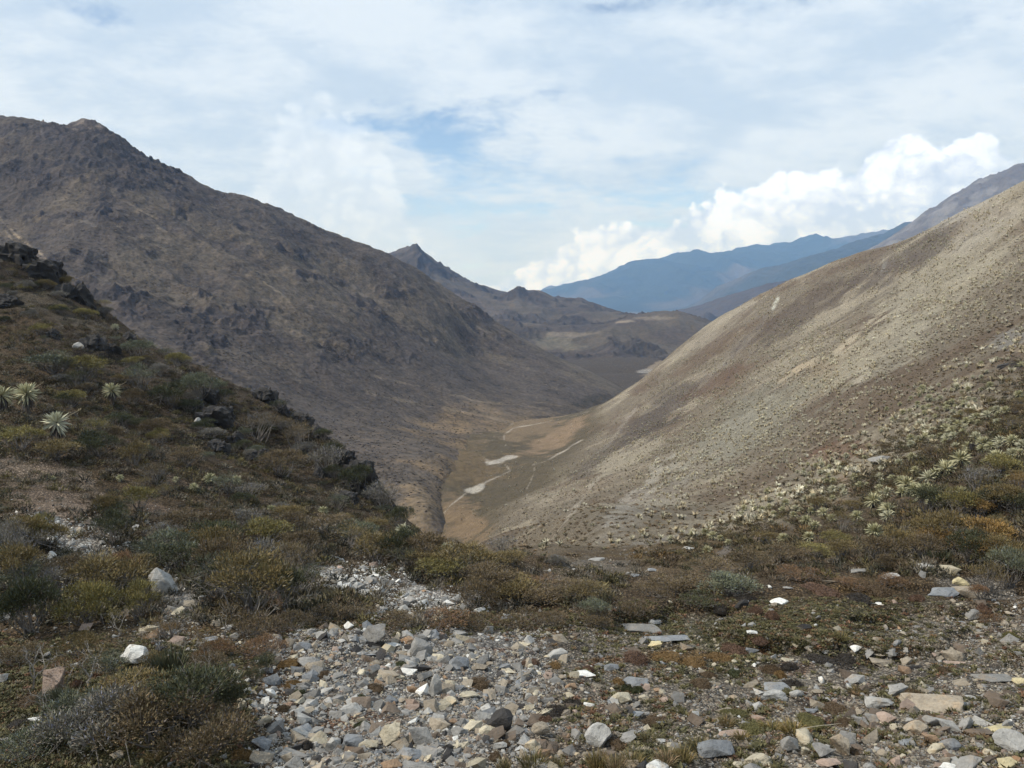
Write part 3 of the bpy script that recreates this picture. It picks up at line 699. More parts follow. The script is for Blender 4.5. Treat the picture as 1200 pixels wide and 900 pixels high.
# ================================================================== materials for rocks and plants
def rock_material():
    m = bpy.data.materials.new('rock'); m.use_nodes = True; m.node_tree.nodes.clear(); t = NT(m.node_tree)
    at = t.n('ShaderNodeVertexColor', layer_name='col').outputs[0]
    oi = t.n('ShaderNodeObjectInfo').outputs['Color']
    g = t.n('ShaderNodeNewGeometry').outputs['Position']
    a = t.noise(g, 9, 6, 0.65); b = t.noise(g, 38, 5, 0.7); c = t.noise(g, 2.2, 3, 0.5)
    base = t.mix(1.0, at, oi, 'MULTIPLY')
    f = t.m('MAXIMUM', t.m('ADD', t.m('ADD', t.m('MULTIPLY', a, 1.1), t.m('MULTIPLY', b, 0.9)), t.m('SUBTRACT', t.m('MULTIPLY', c, 0.5), 0.25)), 0.3)
    v = t.n('ShaderNodeVectorMath', operation='SCALE'); t.put(v.inputs[0], base); t.put(v.inputs[3], f)
    lich = t.sm(t.noise(g, 14, 4, 0.6, 1.0), 0.60, 0.68, 0.0, 0.55)
    c2 = t.mix(lich, v.outputs[0], (0.075, 0.07, 0.06))
    st = t.sm(t.noise(g, 6, 3, 0.6), 0.56, 0.7, 0.0, 0.35)
    c3 = t.mix(st, c2, t.mix(1.0, c2, (1.25, 0.95, 0.65), 'MULTIPLY'))
    bs = t.n('ShaderNodeBsdfPrincipled'); t.put(bs.inputs['Base Color'], c3)
    bs.inputs['Roughness'].default_value = 0.85; bs.inputs['Specular IOR Level'].default_value = 0.25
    bp = t.n('ShaderNodeBump'); bp.inputs['Distance'].default_value = 0.025
    t.put(bp.inputs['Height'], t.m('ADD', a, t.m('MULTIPLY', b, 0.5))); t.t.links.new(bp.outputs[0], bs.inputs['Normal'])
    o = t.n('ShaderNodeOutputMaterial'); t.t.links.new(bs.outputs[0], o.inputs[0]); return m
def plant_material(name, rough=0.7):
    m = bpy.data.materials.new(name); m.use_nodes = True; m.node_tree.nodes.clear(); t = NT(m.node_tree)
    at = t.n('ShaderNodeVertexColor', layer_name='col').outputs[0]
    oi = t.n('ShaderNodeObjectInfo').outputs['Color']
    g = t.n('ShaderNodeNewGeometry').outputs['Position']
    base = t.mix(1.0, at, oi, 'MULTIPLY')
    v = t.n('ShaderNodeVectorMath', operation='SCALE'); t.put(v.inputs[0], base)
    t.put(v.inputs[3], t.m('ADD', 0.55, t.m('MULTIPLY', t.noise(g, 3.0, 3, 0.6), 0.9)))
    bs = t.n('ShaderNodeBsdfPrincipled'); t.put(bs.inputs['Base Color'], v.outputs[0])
    bs.inputs['Roughness'].default_value = rough; bs.inputs['Specular IOR Level'].default_value = 0.15
    o = t.n('ShaderNodeOutputMaterial'); t.t.links.new(bs.outputs[0], o.inputs[0]); return m
M_ROCK = rock_material()
M_LEAF = plant_material('leaves'); M_WOOD = plant_material('weathered wood', 0.9); M_FELT = plant_material('felted leaves', 0.8)

# ------------------------------------------------------------------ mesh prototypes
def ico(sub):
    import bmesh
    bm = bmesh.new(); bmesh.ops.create_icosphere(bm, subdivisions=sub, radius=1.0)
    V = np.array([v.co[:] for v in bm.verts]); Fa = np.array([[v.index for v in f.verts] for f in bm.faces]); bm.free()
    return V, Fa
ICO = {s: ico(s) for s in (1, 2, 3, 4)}
def rock_geo(kind, seed, sub=3):
    r = np.random.default_rng(seed)
    V, Fa = ICO[sub]; V = V.copy()
    ncut = {'slab': 9, 'block': 11, 'round': 7, 'craggy': 16, 'outcrop': 8}[kind]
    keep = {'slab': (.30, .80), 'block': (.28, .62), 'round': (.78, .95), 'craggy': (.45, .85), 'outcrop': (.6, .9)}[kind]
    for i in range(ncut):
        nrm = r.normal(size=3)
        if kind == 'slab' and i < 2: nrm = np.array([r.normal() * .12, r.normal() * .12, 1 - 2 * i])
        nrm /= np.linalg.norm(nrm)
        d = r.uniform(*keep)
        k = np.maximum(V @ nrm - d, 0)
        V -= k[:, None] * nrm * (1.0 if kind in ('block', 'slab') else r.uniform(.85, 1.0))
    s = seed * 7.7
    nz = fbm(V[:, 0] * 2.3 + s, V[:, 1] * 2.3 + V[:, 2] * 1.7, seed, 3) - .5
    V *= (1 + nz * {'round': .16, 'slab': .2, 'block': .2, 'craggy': .40, 'outcrop': .3}[kind])[:, None]
    if kind == 'outcrop':
        V *= (.55 + .9 * ridged(V[:, 0] * 1.6 + s, V[:, 1] * 1.6 + V[:, 2] * 1.1, seed + 3, 4))[:, None]
    if kind in ('block', 'slab'):
        V[:, 2] += V[:, 0] * r.normal() * .25 + V[:, 1] * r.normal() * .25
    V -= (V.max(0) + V.min(0)) / 2
    V /= (V.max(0) - V.min(0))
    return V, Fa                                   # unit box, centred
def hull_geo(kind, seed, fine):
    import bmesh
    r = np.random.default_rng(seed * 3 + 1)
    n = {'slab': 11, 'block': 12, 'round': 26}[kind]
    P = r.normal(size=(n, 3)); P /= np.linalg.norm(P, axis=1)[:, None]
    P /= (np.abs(P).max(1)[:, None] ** {'slab': .8, 'block': .75, 'round': .25}[kind])
    P *= r.uniform(.72, 1.0, (n, 1))
    bm = bmesh.new()
    for p in P: bm.verts.new(p)
    out = bmesh.ops.convex_hull(bm, input=bm.verts)
    bmesh.ops.delete(bm, geom=[v for v in bm.verts if not v.link_faces], context='VERTS')
    if fine:
        bmesh.ops.bevel(bm, geom=list(bm.edges) + list(bm.verts), offset=.05 if kind != 'round' else .12, segments=1 if kind != 'round' else 2, affect='EDGES', profile=.5)
        bmesh.ops.subdivide_edges(bm, edges=bm.edges, cuts=2, use_grid_fill=True)
    bmesh.ops.triangulate(bm, faces=bm.faces)
    bm.verts.index_update()
    V = np.array([v.co[:] for v in bm.verts]); Fa = np.array([[v.index for v in f.verts] for f in bm.faces]); bm.free()
    if fine:
        nz = fbm(V[:, 0] * 2.5 + seed, V[:, 1] * 2.5 + V[:, 2] * 2.1, seed, 4) - .5
        V = V * (1 + nz * .22)[:, None]
    V -= (V.max(0) + V.min(0)) / 2; V /= (V.max(0) - V.min(0))
    return V, Fa
ROCKS = {k: [raw_mesh('rock_' + k, *(rock_geo(k, 10 * i + j) if k == 'craggy' else hull_geo(k, 10 * i + j, True)), smooth=False, color=1.0) for i in range(6)] for j, k in enumerate(('slab', 'block', 'round', 'craggy'))}
ROCKS['outcrop'] = [raw_mesh('outcrop', *rock_geo('outcrop', 600 + i, 4), smooth=False, color=1.0) for i in range(3)]
for ms in ROCKS.values():
    for me in ms: me.materials.append(M_ROCK)

def blades(P, D, L, Wd, bright, r, curl=0.0, quad=False):
    """triangular leaves: base points P, directions D, lengths L, widths Wd"""
    n = len(P)
    D = D / np.linalg.norm(D, axis=1)[:, None]
    S = np.cross(D, r.normal(size=(n, 3))); S /= np.linalg.norm(S, axis=1)[:, None] + 1e-9
    L = np.broadcast_to(L, n)[:, None]; Wd = np.broadcast_to(Wd, n)[:, None]
    if not quad:
        V = np.stack([P - S * Wd / 2, P + S * Wd / 2, P + D * L], 1).reshape(-1, 3)
        Fa = np.arange(3 * n).reshape(n, 3); c = np.repeat(bright, 3, axis=0)
    else:
        g = np.array([0, 0, -1.0]) * curl
        mid = P + D * L * .55; tip = mid + (D * .45 + g * .45) * L
        V = np.stack([P - S * Wd * .3, P + S * Wd * .3, mid + S * Wd * .5, mid - S * Wd * .5, tip, tip], 1)[:, :5].reshape(-1, 3)
        b = np.arange(n)[:, None] * 5
        Fa = np.concatenate([b + [0, 1, 2], b + [0, 2, 3], b + [3, 2, 4]], 0); c = np.repeat(bright, 5, axis=0)
    return V, Fa, c
def merge(parts):
    V, Fa, C = [], [], []; o = 0
    for v, f, c in parts:
        V.append(v); Fa.append(f + o); C.append(c); o += len(v)
    return np.concatenate(V), np.concatenate(Fa), np.concatenate(C)
def tube(pts, rad, col=(1, 1, 1), k=4):
    pts = np.array(pts, float); rad = np.broadcast_to(rad, len(pts)); V = []
    for i, p in enumerate(pts):
        d = pts[min(i + 1, len(pts) - 1)] - pts[max(i - 1, 0)]; d /= np.linalg.norm(d) + 1e-9
        s = np.cross(d, (0.3, 1, 0.2)); s /= np.linalg.norm(s) + 1e-9; q = np.cross(d, s)
        for a in range(k): V.append(p + (s * math.cos(a * 2 * math.pi / k) + q * math.sin(a * 2 * math.pi / k)) * rad[i])
    Fa = []
    for i in range(len(pts) - 1):
        for a in range(k):
            a2 = (a + 1) % k
            Fa += [(i * k + a, i * k + a2, (i + 1) * k + a2), (i * k + a, (i + 1) * k + a2, (i + 1) * k + a)]
    return np.array(V), np.array(Fa), np.tile(np.array(col, float), (len(V), 1))

def shrub_geo(seed, n_lobes, n_leaf, leaf, wd, high, spread=1.0, loose=0.0, upright=0.5):
    """about 1 m wide bush standing on z=0"""
    r = np.random.default_rng(seed); leaves, wood = [], []
    for i in range(n_lobes):
        a = r.uniform(0, 2 * math.pi); q = math.sqrt(r.uniform(0, 1)) * 0.36 * spread
        rad = r.uniform(0.10, 0.19)
        cz = high * (0.35 + 0.55 * (1 - (q / 0.5) ** 2) * r.uniform(.55, 1.05))
        c = np.array([math.cos(a) * q, math.sin(a) * q, cz])
        m = int(n_leaf * (rad / .15) ** 2)
        d = r.normal(size=(m, 3)); d[:, 2] = np.where(d[:, 2] < -0.4, -d[:, 2], d[:, 2]); d /= np.linalg.norm(d, axis=1)[:, None]
        rr_ = rad * (r.uniform(.25, 1.0, m) ** (0.45 + loose)) * (0.8 + .45 * vnoise(d[:, 0] * 3 + i, d[:, 1] * 3, seed))
        P = c + d * rr_[:, None] * np.array([1.25, 1.25, 0.85])
        lobe = r.uniform(.8, 1.2)
        tip = np.clip((rr_ / rad - .4) * 1.2, 0, 1)
        br = (lobe * r.uniform(.65, 1.35, m))[:, None] * np.stack([1 + .25 * tip * r.random(m), 1 + .08 * tip, np.ones(m)], 1)
        gr = r.random(m) < 0.10
        br[gr] = np.array([1.9, 2.1, 3.2]) * r.uniform(.5, .9, (gr.sum(), 1))
        D = d + np.array([0, 0, upright]) + r.normal(size=(m, 3)) * .4
        leaves.append(blades(P, D, leaf * r.uniform(.6, 1.4, m), wd * r.uniform(.7, 1.3, m), br, r))
        base = np.array([r.normal() * .05, r.normal() * .05, -0.05])
        mid = base * .5 + c * .5 + np.array([r.normal() * .04, r.normal() * .04, -.03])
        wood.append(tube([base, mid, c], [.016, .010, .005], k=3))
        for _ in range(4):
            e = c + r.normal(size=3) * rad * .8
            wood.append(tube([mid * .3 + c * .7, e], [.005, .002], k=3))
    return merge(leaves), merge(wood)
def mk(name, geo, mat, smooth=False):
    V, Fa, C = geo
    me = raw_mesh(name, V, Fa, smooth, C); me.materials.append(mat); return me
SHRUBS = {}
for kind, (n, args) in {
    'heath': (4, dict(n_lobes=15, n_leaf=210, leaf=.045, wd=.013, high=.62)),
    'broad': (3, dict(n_lobes=18, n_leaf=220, leaf=.040, wd=.016, high=.50, spread=1.15)),
    'twiggy': (3, dict(n_lobes=14, n_leaf=80, leaf=.06, wd=.008, high=.7, loose=.5)),
    'low': (3, dict(n_lobes=16, n_leaf=170, leaf=.035, wd=.014, high=.30, spread=1.2)),
}.items():
    SHRUBS[kind] = []
    for i in range(n):
        l, wd_ = shrub_geo(100 + i + 10 * len(SHRUBS), **args)
        SHRUBS[kind].append((mk('foliage', l, M_LEAF), mk('stems', wd_, M_WOOD)))

def broom_geo(seed, n=170, h=1.0):
    r = np.random.default_rng(seed)
    a = r.uniform(0, 6.283, n); q = np.sqrt(r.random(n)) * .16
    P = np.stack([np.cos(a) * q, np.sin(a) * q, np.full(n, -.03)], 1)
    D = np.stack([np.cos(a) * q * 2.2, np.sin(a) * q * 2.2, np.ones(n)], 1) + r.normal(size=(n, 3)) * .09
    br = r.uniform(.6, 1.4, (n, 1)) * np.ones((1, 3))
    return blades(P, D, h * r.uniform(.5, 1.0, n), .028, br, r, quad=True, curl=0.12)
def grass_geo(seed, n=260, dry=.35):
    r = np.random.default_rng(seed)
    a = r.uniform(0, 6.283, n); q = np.sqrt(r.random(n)) * .22
    P = np.stack([np.cos(a) * q, np.sin(a) * q, np.full(n, -.02)], 1)
    D = np.stack([np.cos(a) * (q * 2 + .15), np.sin(a) * (q * 2 + .15), np.full(n, .9)], 1) + r.normal(size=(n, 3)) * .18
    br = r.uniform(.6, 1.35, (n, 1)) * np.ones((1, 3))
    d = r.random(n) < dry; br[d] *= np.array([2.0, 1.7, 1.9])
    return blades(P, D, .55 * r.uniform(.5, 1.1, n), .016, br, r, quad=True, curl=0.5)
BROOM = [mk('stalks', broom_geo(i), M_LEAF) for i in range(2)]
GRASS = [mk('blades', grass_geo(i), M_LEAF) for i in range(3)]
def cushion_geo(seed, n=1500):
    r = np.random.default_rng(seed)
    d = r.normal(size=(n, 3)); d[:, 2] = abs(d[:, 2]); d /= np.linalg.norm(d, axis=1)[:, None]
    lump = .8 + .5 * vnoise(d[:, 0] * 2.5 + seed, d[:, 1] * 2.5, seed)
    P = d * lump[:, None] * np.array([.5, .42, .24]) * r.uniform(.8, 1, (n, 1))
    br = r.uniform(.6, 1.35, (n, 1)) * np.ones((1, 3))
    b = blades(P, d + r.normal(size=(n, 3)) * .5, .05, .03, br, r)
    V, Fa = ICO[2]; V = V.copy(); V[:, 2] = np.maximum(V[:, 2], -.2)
    V = V * (.78 + .45 * vnoise(V[:, 0] * 2.5 + seed, V[:, 1] * 2.5, seed))[:, None] * np.array([.47, .39, .22])
    return merge([b, (V, Fa, np.ones((len(V), 3)) * .8)])
CUSH = [mk('cushion', cushion_geo(i), M_LEAF) for i in range(3)]

def frail_geo(seed, n=120, low=False):
    """silver rosette plant: rosette 1 m across centred on z=0"""
    r = np.random.default_rng(seed)
    el_ = np.concatenate([r.uniform(R(5), R(88), int(n * .62)), r.uniform(R(-55), R(5), n - int(n * .62))])
    a = r.uniform(0, 6.283, n)
    D = np.stack([np.cos(a) * np.cos(el_), np.sin(a) * np.cos(el_), np.sin(el_)], 1)
    L = .5 * r.uniform(.8, 1.05, n) * np.where(el_ > R(60), .82, 1)
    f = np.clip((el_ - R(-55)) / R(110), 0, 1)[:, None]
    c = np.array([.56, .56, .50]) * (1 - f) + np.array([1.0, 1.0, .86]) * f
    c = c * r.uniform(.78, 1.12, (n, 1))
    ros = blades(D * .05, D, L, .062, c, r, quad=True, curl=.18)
    m = 60                                             # hanging dead leaves round the stem
    a = r.uniform(0, 6.283, m)
    P = np.stack([np.cos(a) * .07, np.sin(a) * .07, r.uniform(-.34, .0, m)], 1)
    D = np.stack([np.cos(a) * .45, np.sin(a) * .45, -np.ones(m)], 1) + r.normal(size=(m, 3)) * .15
    sk = blades(P, D, .30, .06, np.tile([.095, .08, .068], (m, 1)) * r.uniform(.5, 1.5, (m, 1)), r, quad=True, curl=.3)
    tr = tube([(0, 0, -.75), (.01, 0, -.4), (0, 0, 0)], [.075, .07, .05], (.09, .075, .06), 7)
    fl = merge([tube([(.05, 0, .05), (.35, .05, .22), (.75, .08, .42)], [.012, .009, .006], (.28, .24, .17), 3)] +
               [tube([(.66 + .03 * i, .08, .38 + .015 * i), (.68 + .03 * i, .08 + .05 * (-1) ** i, .44 + .015 * i)], [.008, .014], (.3, .25, .16), 3) for i in range(4)])
    return ros, sk, tr, fl
FRAIL = []
for i in range(4):
    ros, sk, tr, fl = frail_geo(500 + i)
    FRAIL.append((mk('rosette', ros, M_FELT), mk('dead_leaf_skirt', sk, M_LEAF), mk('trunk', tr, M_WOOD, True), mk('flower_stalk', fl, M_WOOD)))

def bare_geo(seed, depth=5):
    r = np.random.default_rng(seed); parts = []; tips = []
    def grow(p, d, L, rad, k):
        q = p + d * L * .5 + r.normal(size=3) * L * .07
        e = q + (d + r.normal(size=3) * .22) * L * .5
        parts.append(tube([p, q, e], [rad, rad * .85, rad * .68], (1, 1, 1), 4))
        if k == 0: tips.append(e); return
        for _ in range(2 if k < depth else 3):
            nd = d + r.normal(size=3) * .55; nd[2] += .12; nd /= np.linalg.norm(nd)
            grow(e, nd, L * r.uniform(.62, .85), rad * .66, k - 1)
    grow(np.array([0, 0, -.05]), np.array([r.normal() * .2, r.normal() * .2, 1.0]), .30, .020, depth)
    tips = np.array(tips)
    P = np.repeat(tips, 16, 0) + r.normal(size=(len(tips) * 16, 3)) * .05
    lv = blades(P, r.normal(size=P.shape) + [0, 0, .8], .035, .012, r.uniform(.6, 1.4, (len(P), 1)) * np.ones((1, 3)), r)
    return merge(parts), lv
BARE = []
for i in range(3):
    b_, l_ = bare_geo(900 + i)
    BARE.append((mk('branches', b_, M_WOOD), mk('foliage', l_, M_LEAF)))

# ------------------------------------------------------------------ placing things
def on_ground(px, py):
    x, y, z = near.hit(px, py); return float(x[0]), float(y[0]), float(z[0])
REG = []     # every thing, for the labels: (object, noun, adjectives, px, py, group)
def reg(o, noun, adj, px, py, group, cat):
    o['category'] = cat; o['group'] = group; REG.append((o, noun, adj, px, py))
def part(name, me, parent, color):
    o = bpy.data.objects.new(name, me); COL.objects.link(o); o.parent = parent; o.color = (*color, 1); return o
def root(name, loc, rz, sc):
    o = bpy.data.objects.new(name, None); COL.objects.link(o); o.empty_display_size = .2
    o.location = loc; o.rotation_euler = (0, 0, rz); o.scale = sc; return o

RC = {'w': ('white', (.62, .61, .57)), 'c': ('cream', (.44, .39, .29)), 't': ('tan', (.30, .255, .195)), 'g': ('grey', (.25, .24, .222)), 'l': ('light grey', (.36, .35, .325)), 'b': ('bluish grey', (.205, .213, .22)),
      'o': ('orange-brown', (.32, .215, .135)), 'p': ('pinkish', (.33, .25, .20)), 'd': ('dark grey', (.046, .043, .041)), 'y': ('pale yellow', (.50, .43, .26)), 'n': ('brown', (.16, .125, .095))}
SH = {'x': 'outcrop', 's': 'slab', 'b': 'block', 'r': 'round', 'k': 'craggy'}
SHN = {'x': 'rock outcrop', 's': 'flat slab', 'b': 'angular stone', 'r': 'rounded stone', 'k': 'craggy rock'}
# px, py (centre in the photo), width, height, colour, shape
ROCK_LIST = '''155 770 38 27 w k|58 803 38 36 p b|190 685 34 34 l b|3 795 13 13 l b|40 843 18 9 w b|310 824 13 14 w b|317 812 12 12 w b|283 826 12 15 c b|345 765 16 10 o r|312 785 17 9 b b|360 775 30 13 g k|354 757 22 14 b b
437 746 31 27 g b|493 760 30 24 g k|437 767 26 8 b s|478 786 22 10 w s|459 756 20 8 w k|515 771 20 12 c b|538 775 25 19 b b|455 790 32 15 t b|485 808 19 11 o r|510 806 17 26 l k|455 825 18 12 o r|410 831 28 17 l b
555 815 36 12 c r|513 828 25 8 c s|527 822 19 12 c k|448 851 20 13 t r|456 863 27 27 c b|432 871 25 14 c b|413 868 30 18 b s|493 863 33 27 g b|478 882 36 19 b k|458 895 27 15 o b|490 897 46 18 g s|515 849 27 18 t b|538 856 22 14 g k
586 846 34 32 d k|572 854 24 16 c b|555 848 11 9 y b|366 829 26 13 l r|343 884 38 17 g s|336 888 15 14 t b|305 872 25 16 b b|395 792 16 9 g b|652 766 29 17 l b|640 768 10 8 c r|596 786 20 8 c b|717 781 19 11 b b
620 781 11 8 c r|625 787 9 10 l r|683 789 30 8 w s|657 793 15 8 t r|669 804 15 10 o b|685 807 13 7 t r|618 816 13 15 l r|668 815 11 8 c b|690 825 14 7 w s|620 829 13 8 c b|728 817 26 18 c b|746 836 21 12 b s
755 817 13 8 c b|768 808 14 7 o r|743 797 38 14 b k|768 755 17 9 y b|660 840 11 7 t r|688 848 14 14 t r|640 858 36 22 t r|661 863 15 11 o r|650 872 14 9 n b|702 864 34 27 l k|623 872 18 17 c k|608 884 22 19 t r
769 897 36 16 w b|840 876 46 25 b b|855 894 40 16 c r|889 889 36 20 c k|906 870 20 21 p r|926 873 23 22 g b|965 862 62 27 c r|945 880 13 12 c b|965 879 23 17 g b|985 875 22 23 t b|973 893 28 16 p s
970 795 21 12 w r|957 809 20 12 t r|939 813 25 14 l r|907 813 38 17 l k|912 804 32 12 b s|952 832 17 7 b s|889 842 15 10 p b|876 847 15 7 g s|860 858 36 9 p s|1031 822 34 22 l k|1027 829 19 10 c r|1012 833 21 9 t r
1010 845 18 14 g b|1040 842 21 16 p b|1003 788 13 8 t r|1035 775 31 13 t s|1037 766 25 7 t s|1004 760 14 9 w b|1100 823 72 32 t s|1053 808 25 15 g b|1122 768 29 19 t k|1120 776 26 5 p s|1167 793 45 15 g s|1196 797 16 9 y s
1172 823 22 15 n b|1063 775 15 11 t b|1112 848 27 17 l b|1133 848 19 18 g b|1093 845 26 19 g s|1077 852 29 19 t k|1093 865 21 14 o b|1064 869 25 17 b r|1100 876 25 14 c b|1053 852 17 11 c r|1150 857 30 13 n s|1175 853 36 12 y s
1190 870 42 26 l k|1155 884 36 17 c r|1138 894 40 18 g b|1182 895 25 14 y b|1117 873 27 18 b k|1145 873 23 10 g r|1020 893 21 19 g r|1040 882 20 12 t r|1113 898 24 14 w k|1011 668 26 8 g s|1043 674 23 9 l s|1083 663 24 14 l k
1115 667 21 14 c b|1126 681 19 14 y k|1105 692 40 17 b k|1133 693 32 19 t s|1123 702 18 8 t r|1145 718 27 15 g b|1029 707 17 7 w r|1046 705 12 8 p r|1043 733 14 11 g r|1052 735 10 6 o r|1178 717 21 7 t r|1170 730 27 14 t r
1145 727 9 7 c r|1145 741 18 9 t r|1167 747 13 6 y r|1052 753 12 8 b b|870 707 17 12 d b|915 704 21 10 w k|900 687 10 6 w r|925 688 13 6 g s|882 762 17 9 b s|882 740 14 6 w b|882 732 10 7 g b|955 733 6 5 w r|920 772 23 7 c s
978 681 34 6 t s|886 779 8 6 w r|767 727 22 10 l k|750 735 52 13 g s|782 747 58 12 b s|651 750 21 7 d s|639 732 7 7 c r|1036 536 30 12 g k|1143 525 13 12 d b|1177 427 20 9 d k|1190 582 9 8 w b|1147 745 12 6 l r|805 641 18 6 l s|775 650 22 5 l s
700 655 20 6 l k|765 667 12 6 b b|745 674 14 6 b s|640 668 12 6 l r|880 655 14 5 p s|890 630 14 12 p k|108 409 36 26 d x|92 405 14 10 l k|14 306 60 34 d x|48 326 54 36 d x|90 352 52 34 d x|250 498 56 36 d x|262 436 40 20 d x|310 462 36 24 d x|352 500 40 26 d x|300 540 40 22 d x|10 360 40 24 d x|400 545 40 30 d x|372 512 30 22 d x|205 424 26 14 d x|225 478 30 18 d x|275 520 40 24 d x|330 485 30 18 d x|415 575 34 24 d x|385 535 26 16 d x|60 395 30 16 d x|150 398 30 16 d x|455 602 24 18 d x|420 560 46 34 d x|405 590 36 24 d x|440 545 34 26 d x|375 560 34 24 d x|350 530 34 22 d x|295 500 36 24 d x|255 530 34 22 d x|470 590 28 22 d x|240 470 36 24 d x|130 412 24 16 d x|70 345 34 20 d x
232 494 10 10 l k|435 570 36 30 d x|500 622 18 14 d k|230 700 26 14 g r|70 700 30 16 g r|265 735 16 8 g b|245 748 20 8 b s'''
nrock = 0
def place_rock(px, py, wpx, hpx, code, shp, rot=None):
    global nrock
    x, y, z = on_ground(px, py + hpx * .36)
    if z != z: return None
    s = math.sqrt(x * x + y * y + z * z * .5) / F * 1.0
    W_, H_ = wpx * y / F, hpx * y / F
    dep = W_ * .8 if shp == 'x' else min(W_ * random.uniform(.6, .85), H_ * 1.7)
    if shp == 'x': x0_, y0_, z0_ = near.hit(px, py); x, y, z = (float(v[0]) for v in (x0_, y0_, z0_)) if z0_[0] == z0_[0] and y0_[0] < 80 else (x, y, z)
    hz = max((H_ - .38 * dep) / .9, .45 * H_) if shp != 's' else max((H_ - .42 * dep) / .9, .35 * H_)
    kind = SH[shp]
    if shp == 'x': hz = H_ * .85; W_ *= .85; dep *= .8
    me = random.choice(ROCKS[kind])
    o = bpy.data.objects.new('outcrop' if shp == 'x' else 'rock' if max(W_, H_) < .9 else 'boulder', me); COL.objects.link(o)
    sink = .22
    o.scale = (W_ * 1.02, dep, hz * (1 + sink) * 1.15)
    o.rotation_euler = (random.uniform(-.12, .12), random.uniform(-.12, .12) if rot is None else rot, random.choice((0, math.pi)) + random.uniform(-.25, .25))
    o.location = (x, y + dep * .2, z + hz * (.12 if shp == 'x' else .6 if px == 155 else .45 if H_ / y * F > 21 else .33))
    nm, c = RC[code]; k = random.uniform(.85, 1.12)
    o.color = (c[0] * k, c[1] * k, c[2] * k, 1)
    size = 'large ' if wpx >= 34 else ('' if wpx >= 16 else 'small ')
    reg(o, SHN[shp], size + nm, px, py, 'stones lying on the ground and in the scree', 'rock')
    nrock += 1
    return o
taken = []
for ln in ROCK_LIST.replace('\n', '|').split('|'):
    a = ln.split()
    rot = {('155', '770'): -.40, ('728', '817'): .12}.get((a[0], a[1]))
    place_rock(float(a[0]), float(a[1]), float(a[2]), float(a[3]), a[4], a[5], rot)
    taken.append((float(a[0]), float(a[1]), float(a[2])))

def scree_w(px, py):
    """how stony the ground is at a place of the photo"""
    px = np.asarray(px, float); py = np.asarray(py, float)
    px = px + (fbm(px / 45 + 3, py / 30, 881, 3) - .5) * 110; py = py + (fbm(px / 40, py / 30 + 7, 882, 3) - .5) * 22
    w_ = np.exp(-(np.maximum(0, 330 - px + (py < 800) * 40 * (800 - py) / 60) / 30) ** 2) * sstep(py - 738, -8, 10) * sstep(px, 700, 560)
    w_ += .20 * sstep(px, 560, 700) * sstep(py, 760, 850) * .8 + .10 * sstep(px, 560, 700) * sstep(py, 715, 740)
    w_ += .6 * np.exp(-((px - 1090) / 80) ** 2 - ((py - 860) / 36) ** 2) + .3 * np.exp(-((px - 1150) / 60) ** 2 - ((py - 765) / 40) ** 2) + .22 * sstep(px, 1050, 1150) * sstep(py, 690, 720)
    for cx, cy, rx, ry, k in ((205, 705, 36, 34, .8), (60, 620, 70, 18, 1.3), (105, 650, 55, 26, 1.3), (400, 678, 60, 18, 2), (498, 702, 46, 18, 2), (280, 614, 50, 8, .5), (640, 735, 40, 8, .5), (20, 860, 40, 16, .5), (480, 668, 12, 16, 1),
                              (1150, 640, 60, 20, .3), (770, 640, 70, 14, .4), (700, 665, 60, 14, .4), (70, 690, 40, 20, .4), (245, 755, 30, 20, .4), (1000, 740, 60, 10, .2), (395, 612, 30, 5, .6)):
        w_ += k * np.exp(-((px - cx) / rx) ** 2 - ((py - cy) / ry) ** 2)
    w_ *= 1 - .85 * np.exp(-((px - 950) / 110) ** 2 - ((py - 735) / 30) ** 2) - .0
    return np.clip(w_, 0, 1.3)
# further stones, big enough to tell apart
while nrock < 298:
    px, py = random.uniform(150, 1200), 640 + 260 * random.random() ** .6
    if random.random() > float(scree_w(px, py)): continue
    wpx = random.uniform(9, 13) * (1.0 + .7 * (py - 740) / 160 * random.random()) if py > 730 else random.uniform(7, 11)
    if any(abs(px - a) < (wpx + b_) * .45 and abs(py - c) < (wpx + b_) * .3 for a, c, b_ in taken): continue
    taken.append((px, py, wpx))
    code = random.choices('gltcbopwnd', (8, 6, 4, 4, 5, 1, 1, 1.6, 1, .6))[0] if px < 620 else random.choices('gltcbopwn', (6, 4, 7, 5, 3, 1, 1, .8, 2))[0]
    place_rock(px, py, wpx, wpx * random.uniform(.4, .75), code, random.choices('sbrk', (2, 5, 2 if px < 650 else 6, 3))[0])

# ------------------------------------------------------------------ stuff built as one mesh: many copies of a small piece
def scatter_mesh(name, protos, pos, scl, rz, tint, which, mat, smooth=False, tilt=None):
    Vs, Fs, Cs = [], [], []; off = 0
    for k, (V, Fa, C) in enumerate(protos):
        i = np.where(which == k)[0]
        if not len(i): continue
        c, s = np.cos(rz[i])[:, None], np.sin(rz[i])[:, None]
        sv = V[None] * scl[i][:, None, :]
        x = sv[..., 0] * c - sv[..., 1] * s; y = sv[..., 0] * s + sv[..., 1] * c; zc = sv[..., 2]
        P = np.stack([x, y, zc], -1) + pos[i][:, None, :]
        n = len(V)
        Vs.append(P.reshape(-1, 3)); Fs.append((Fa[None] + (np.arange(len(i)) * n)[:, None, None]).reshape(-1, Fa.shape[1]) + off)
        Cs.append((C[None] * tint[i][:, None, :]).reshape(-1, 3)); off += len(i) * n
    me = raw_mesh(name, np.concatenate(Vs), np.concatenate(Fs), smooth, np.clip(np.concatenate(Cs), 0, .85)); me.materials.append(mat)
    o = bpy.data.objects.new(name, me); COL.objects.link(o); o['kind'] = 'stuff'; return o
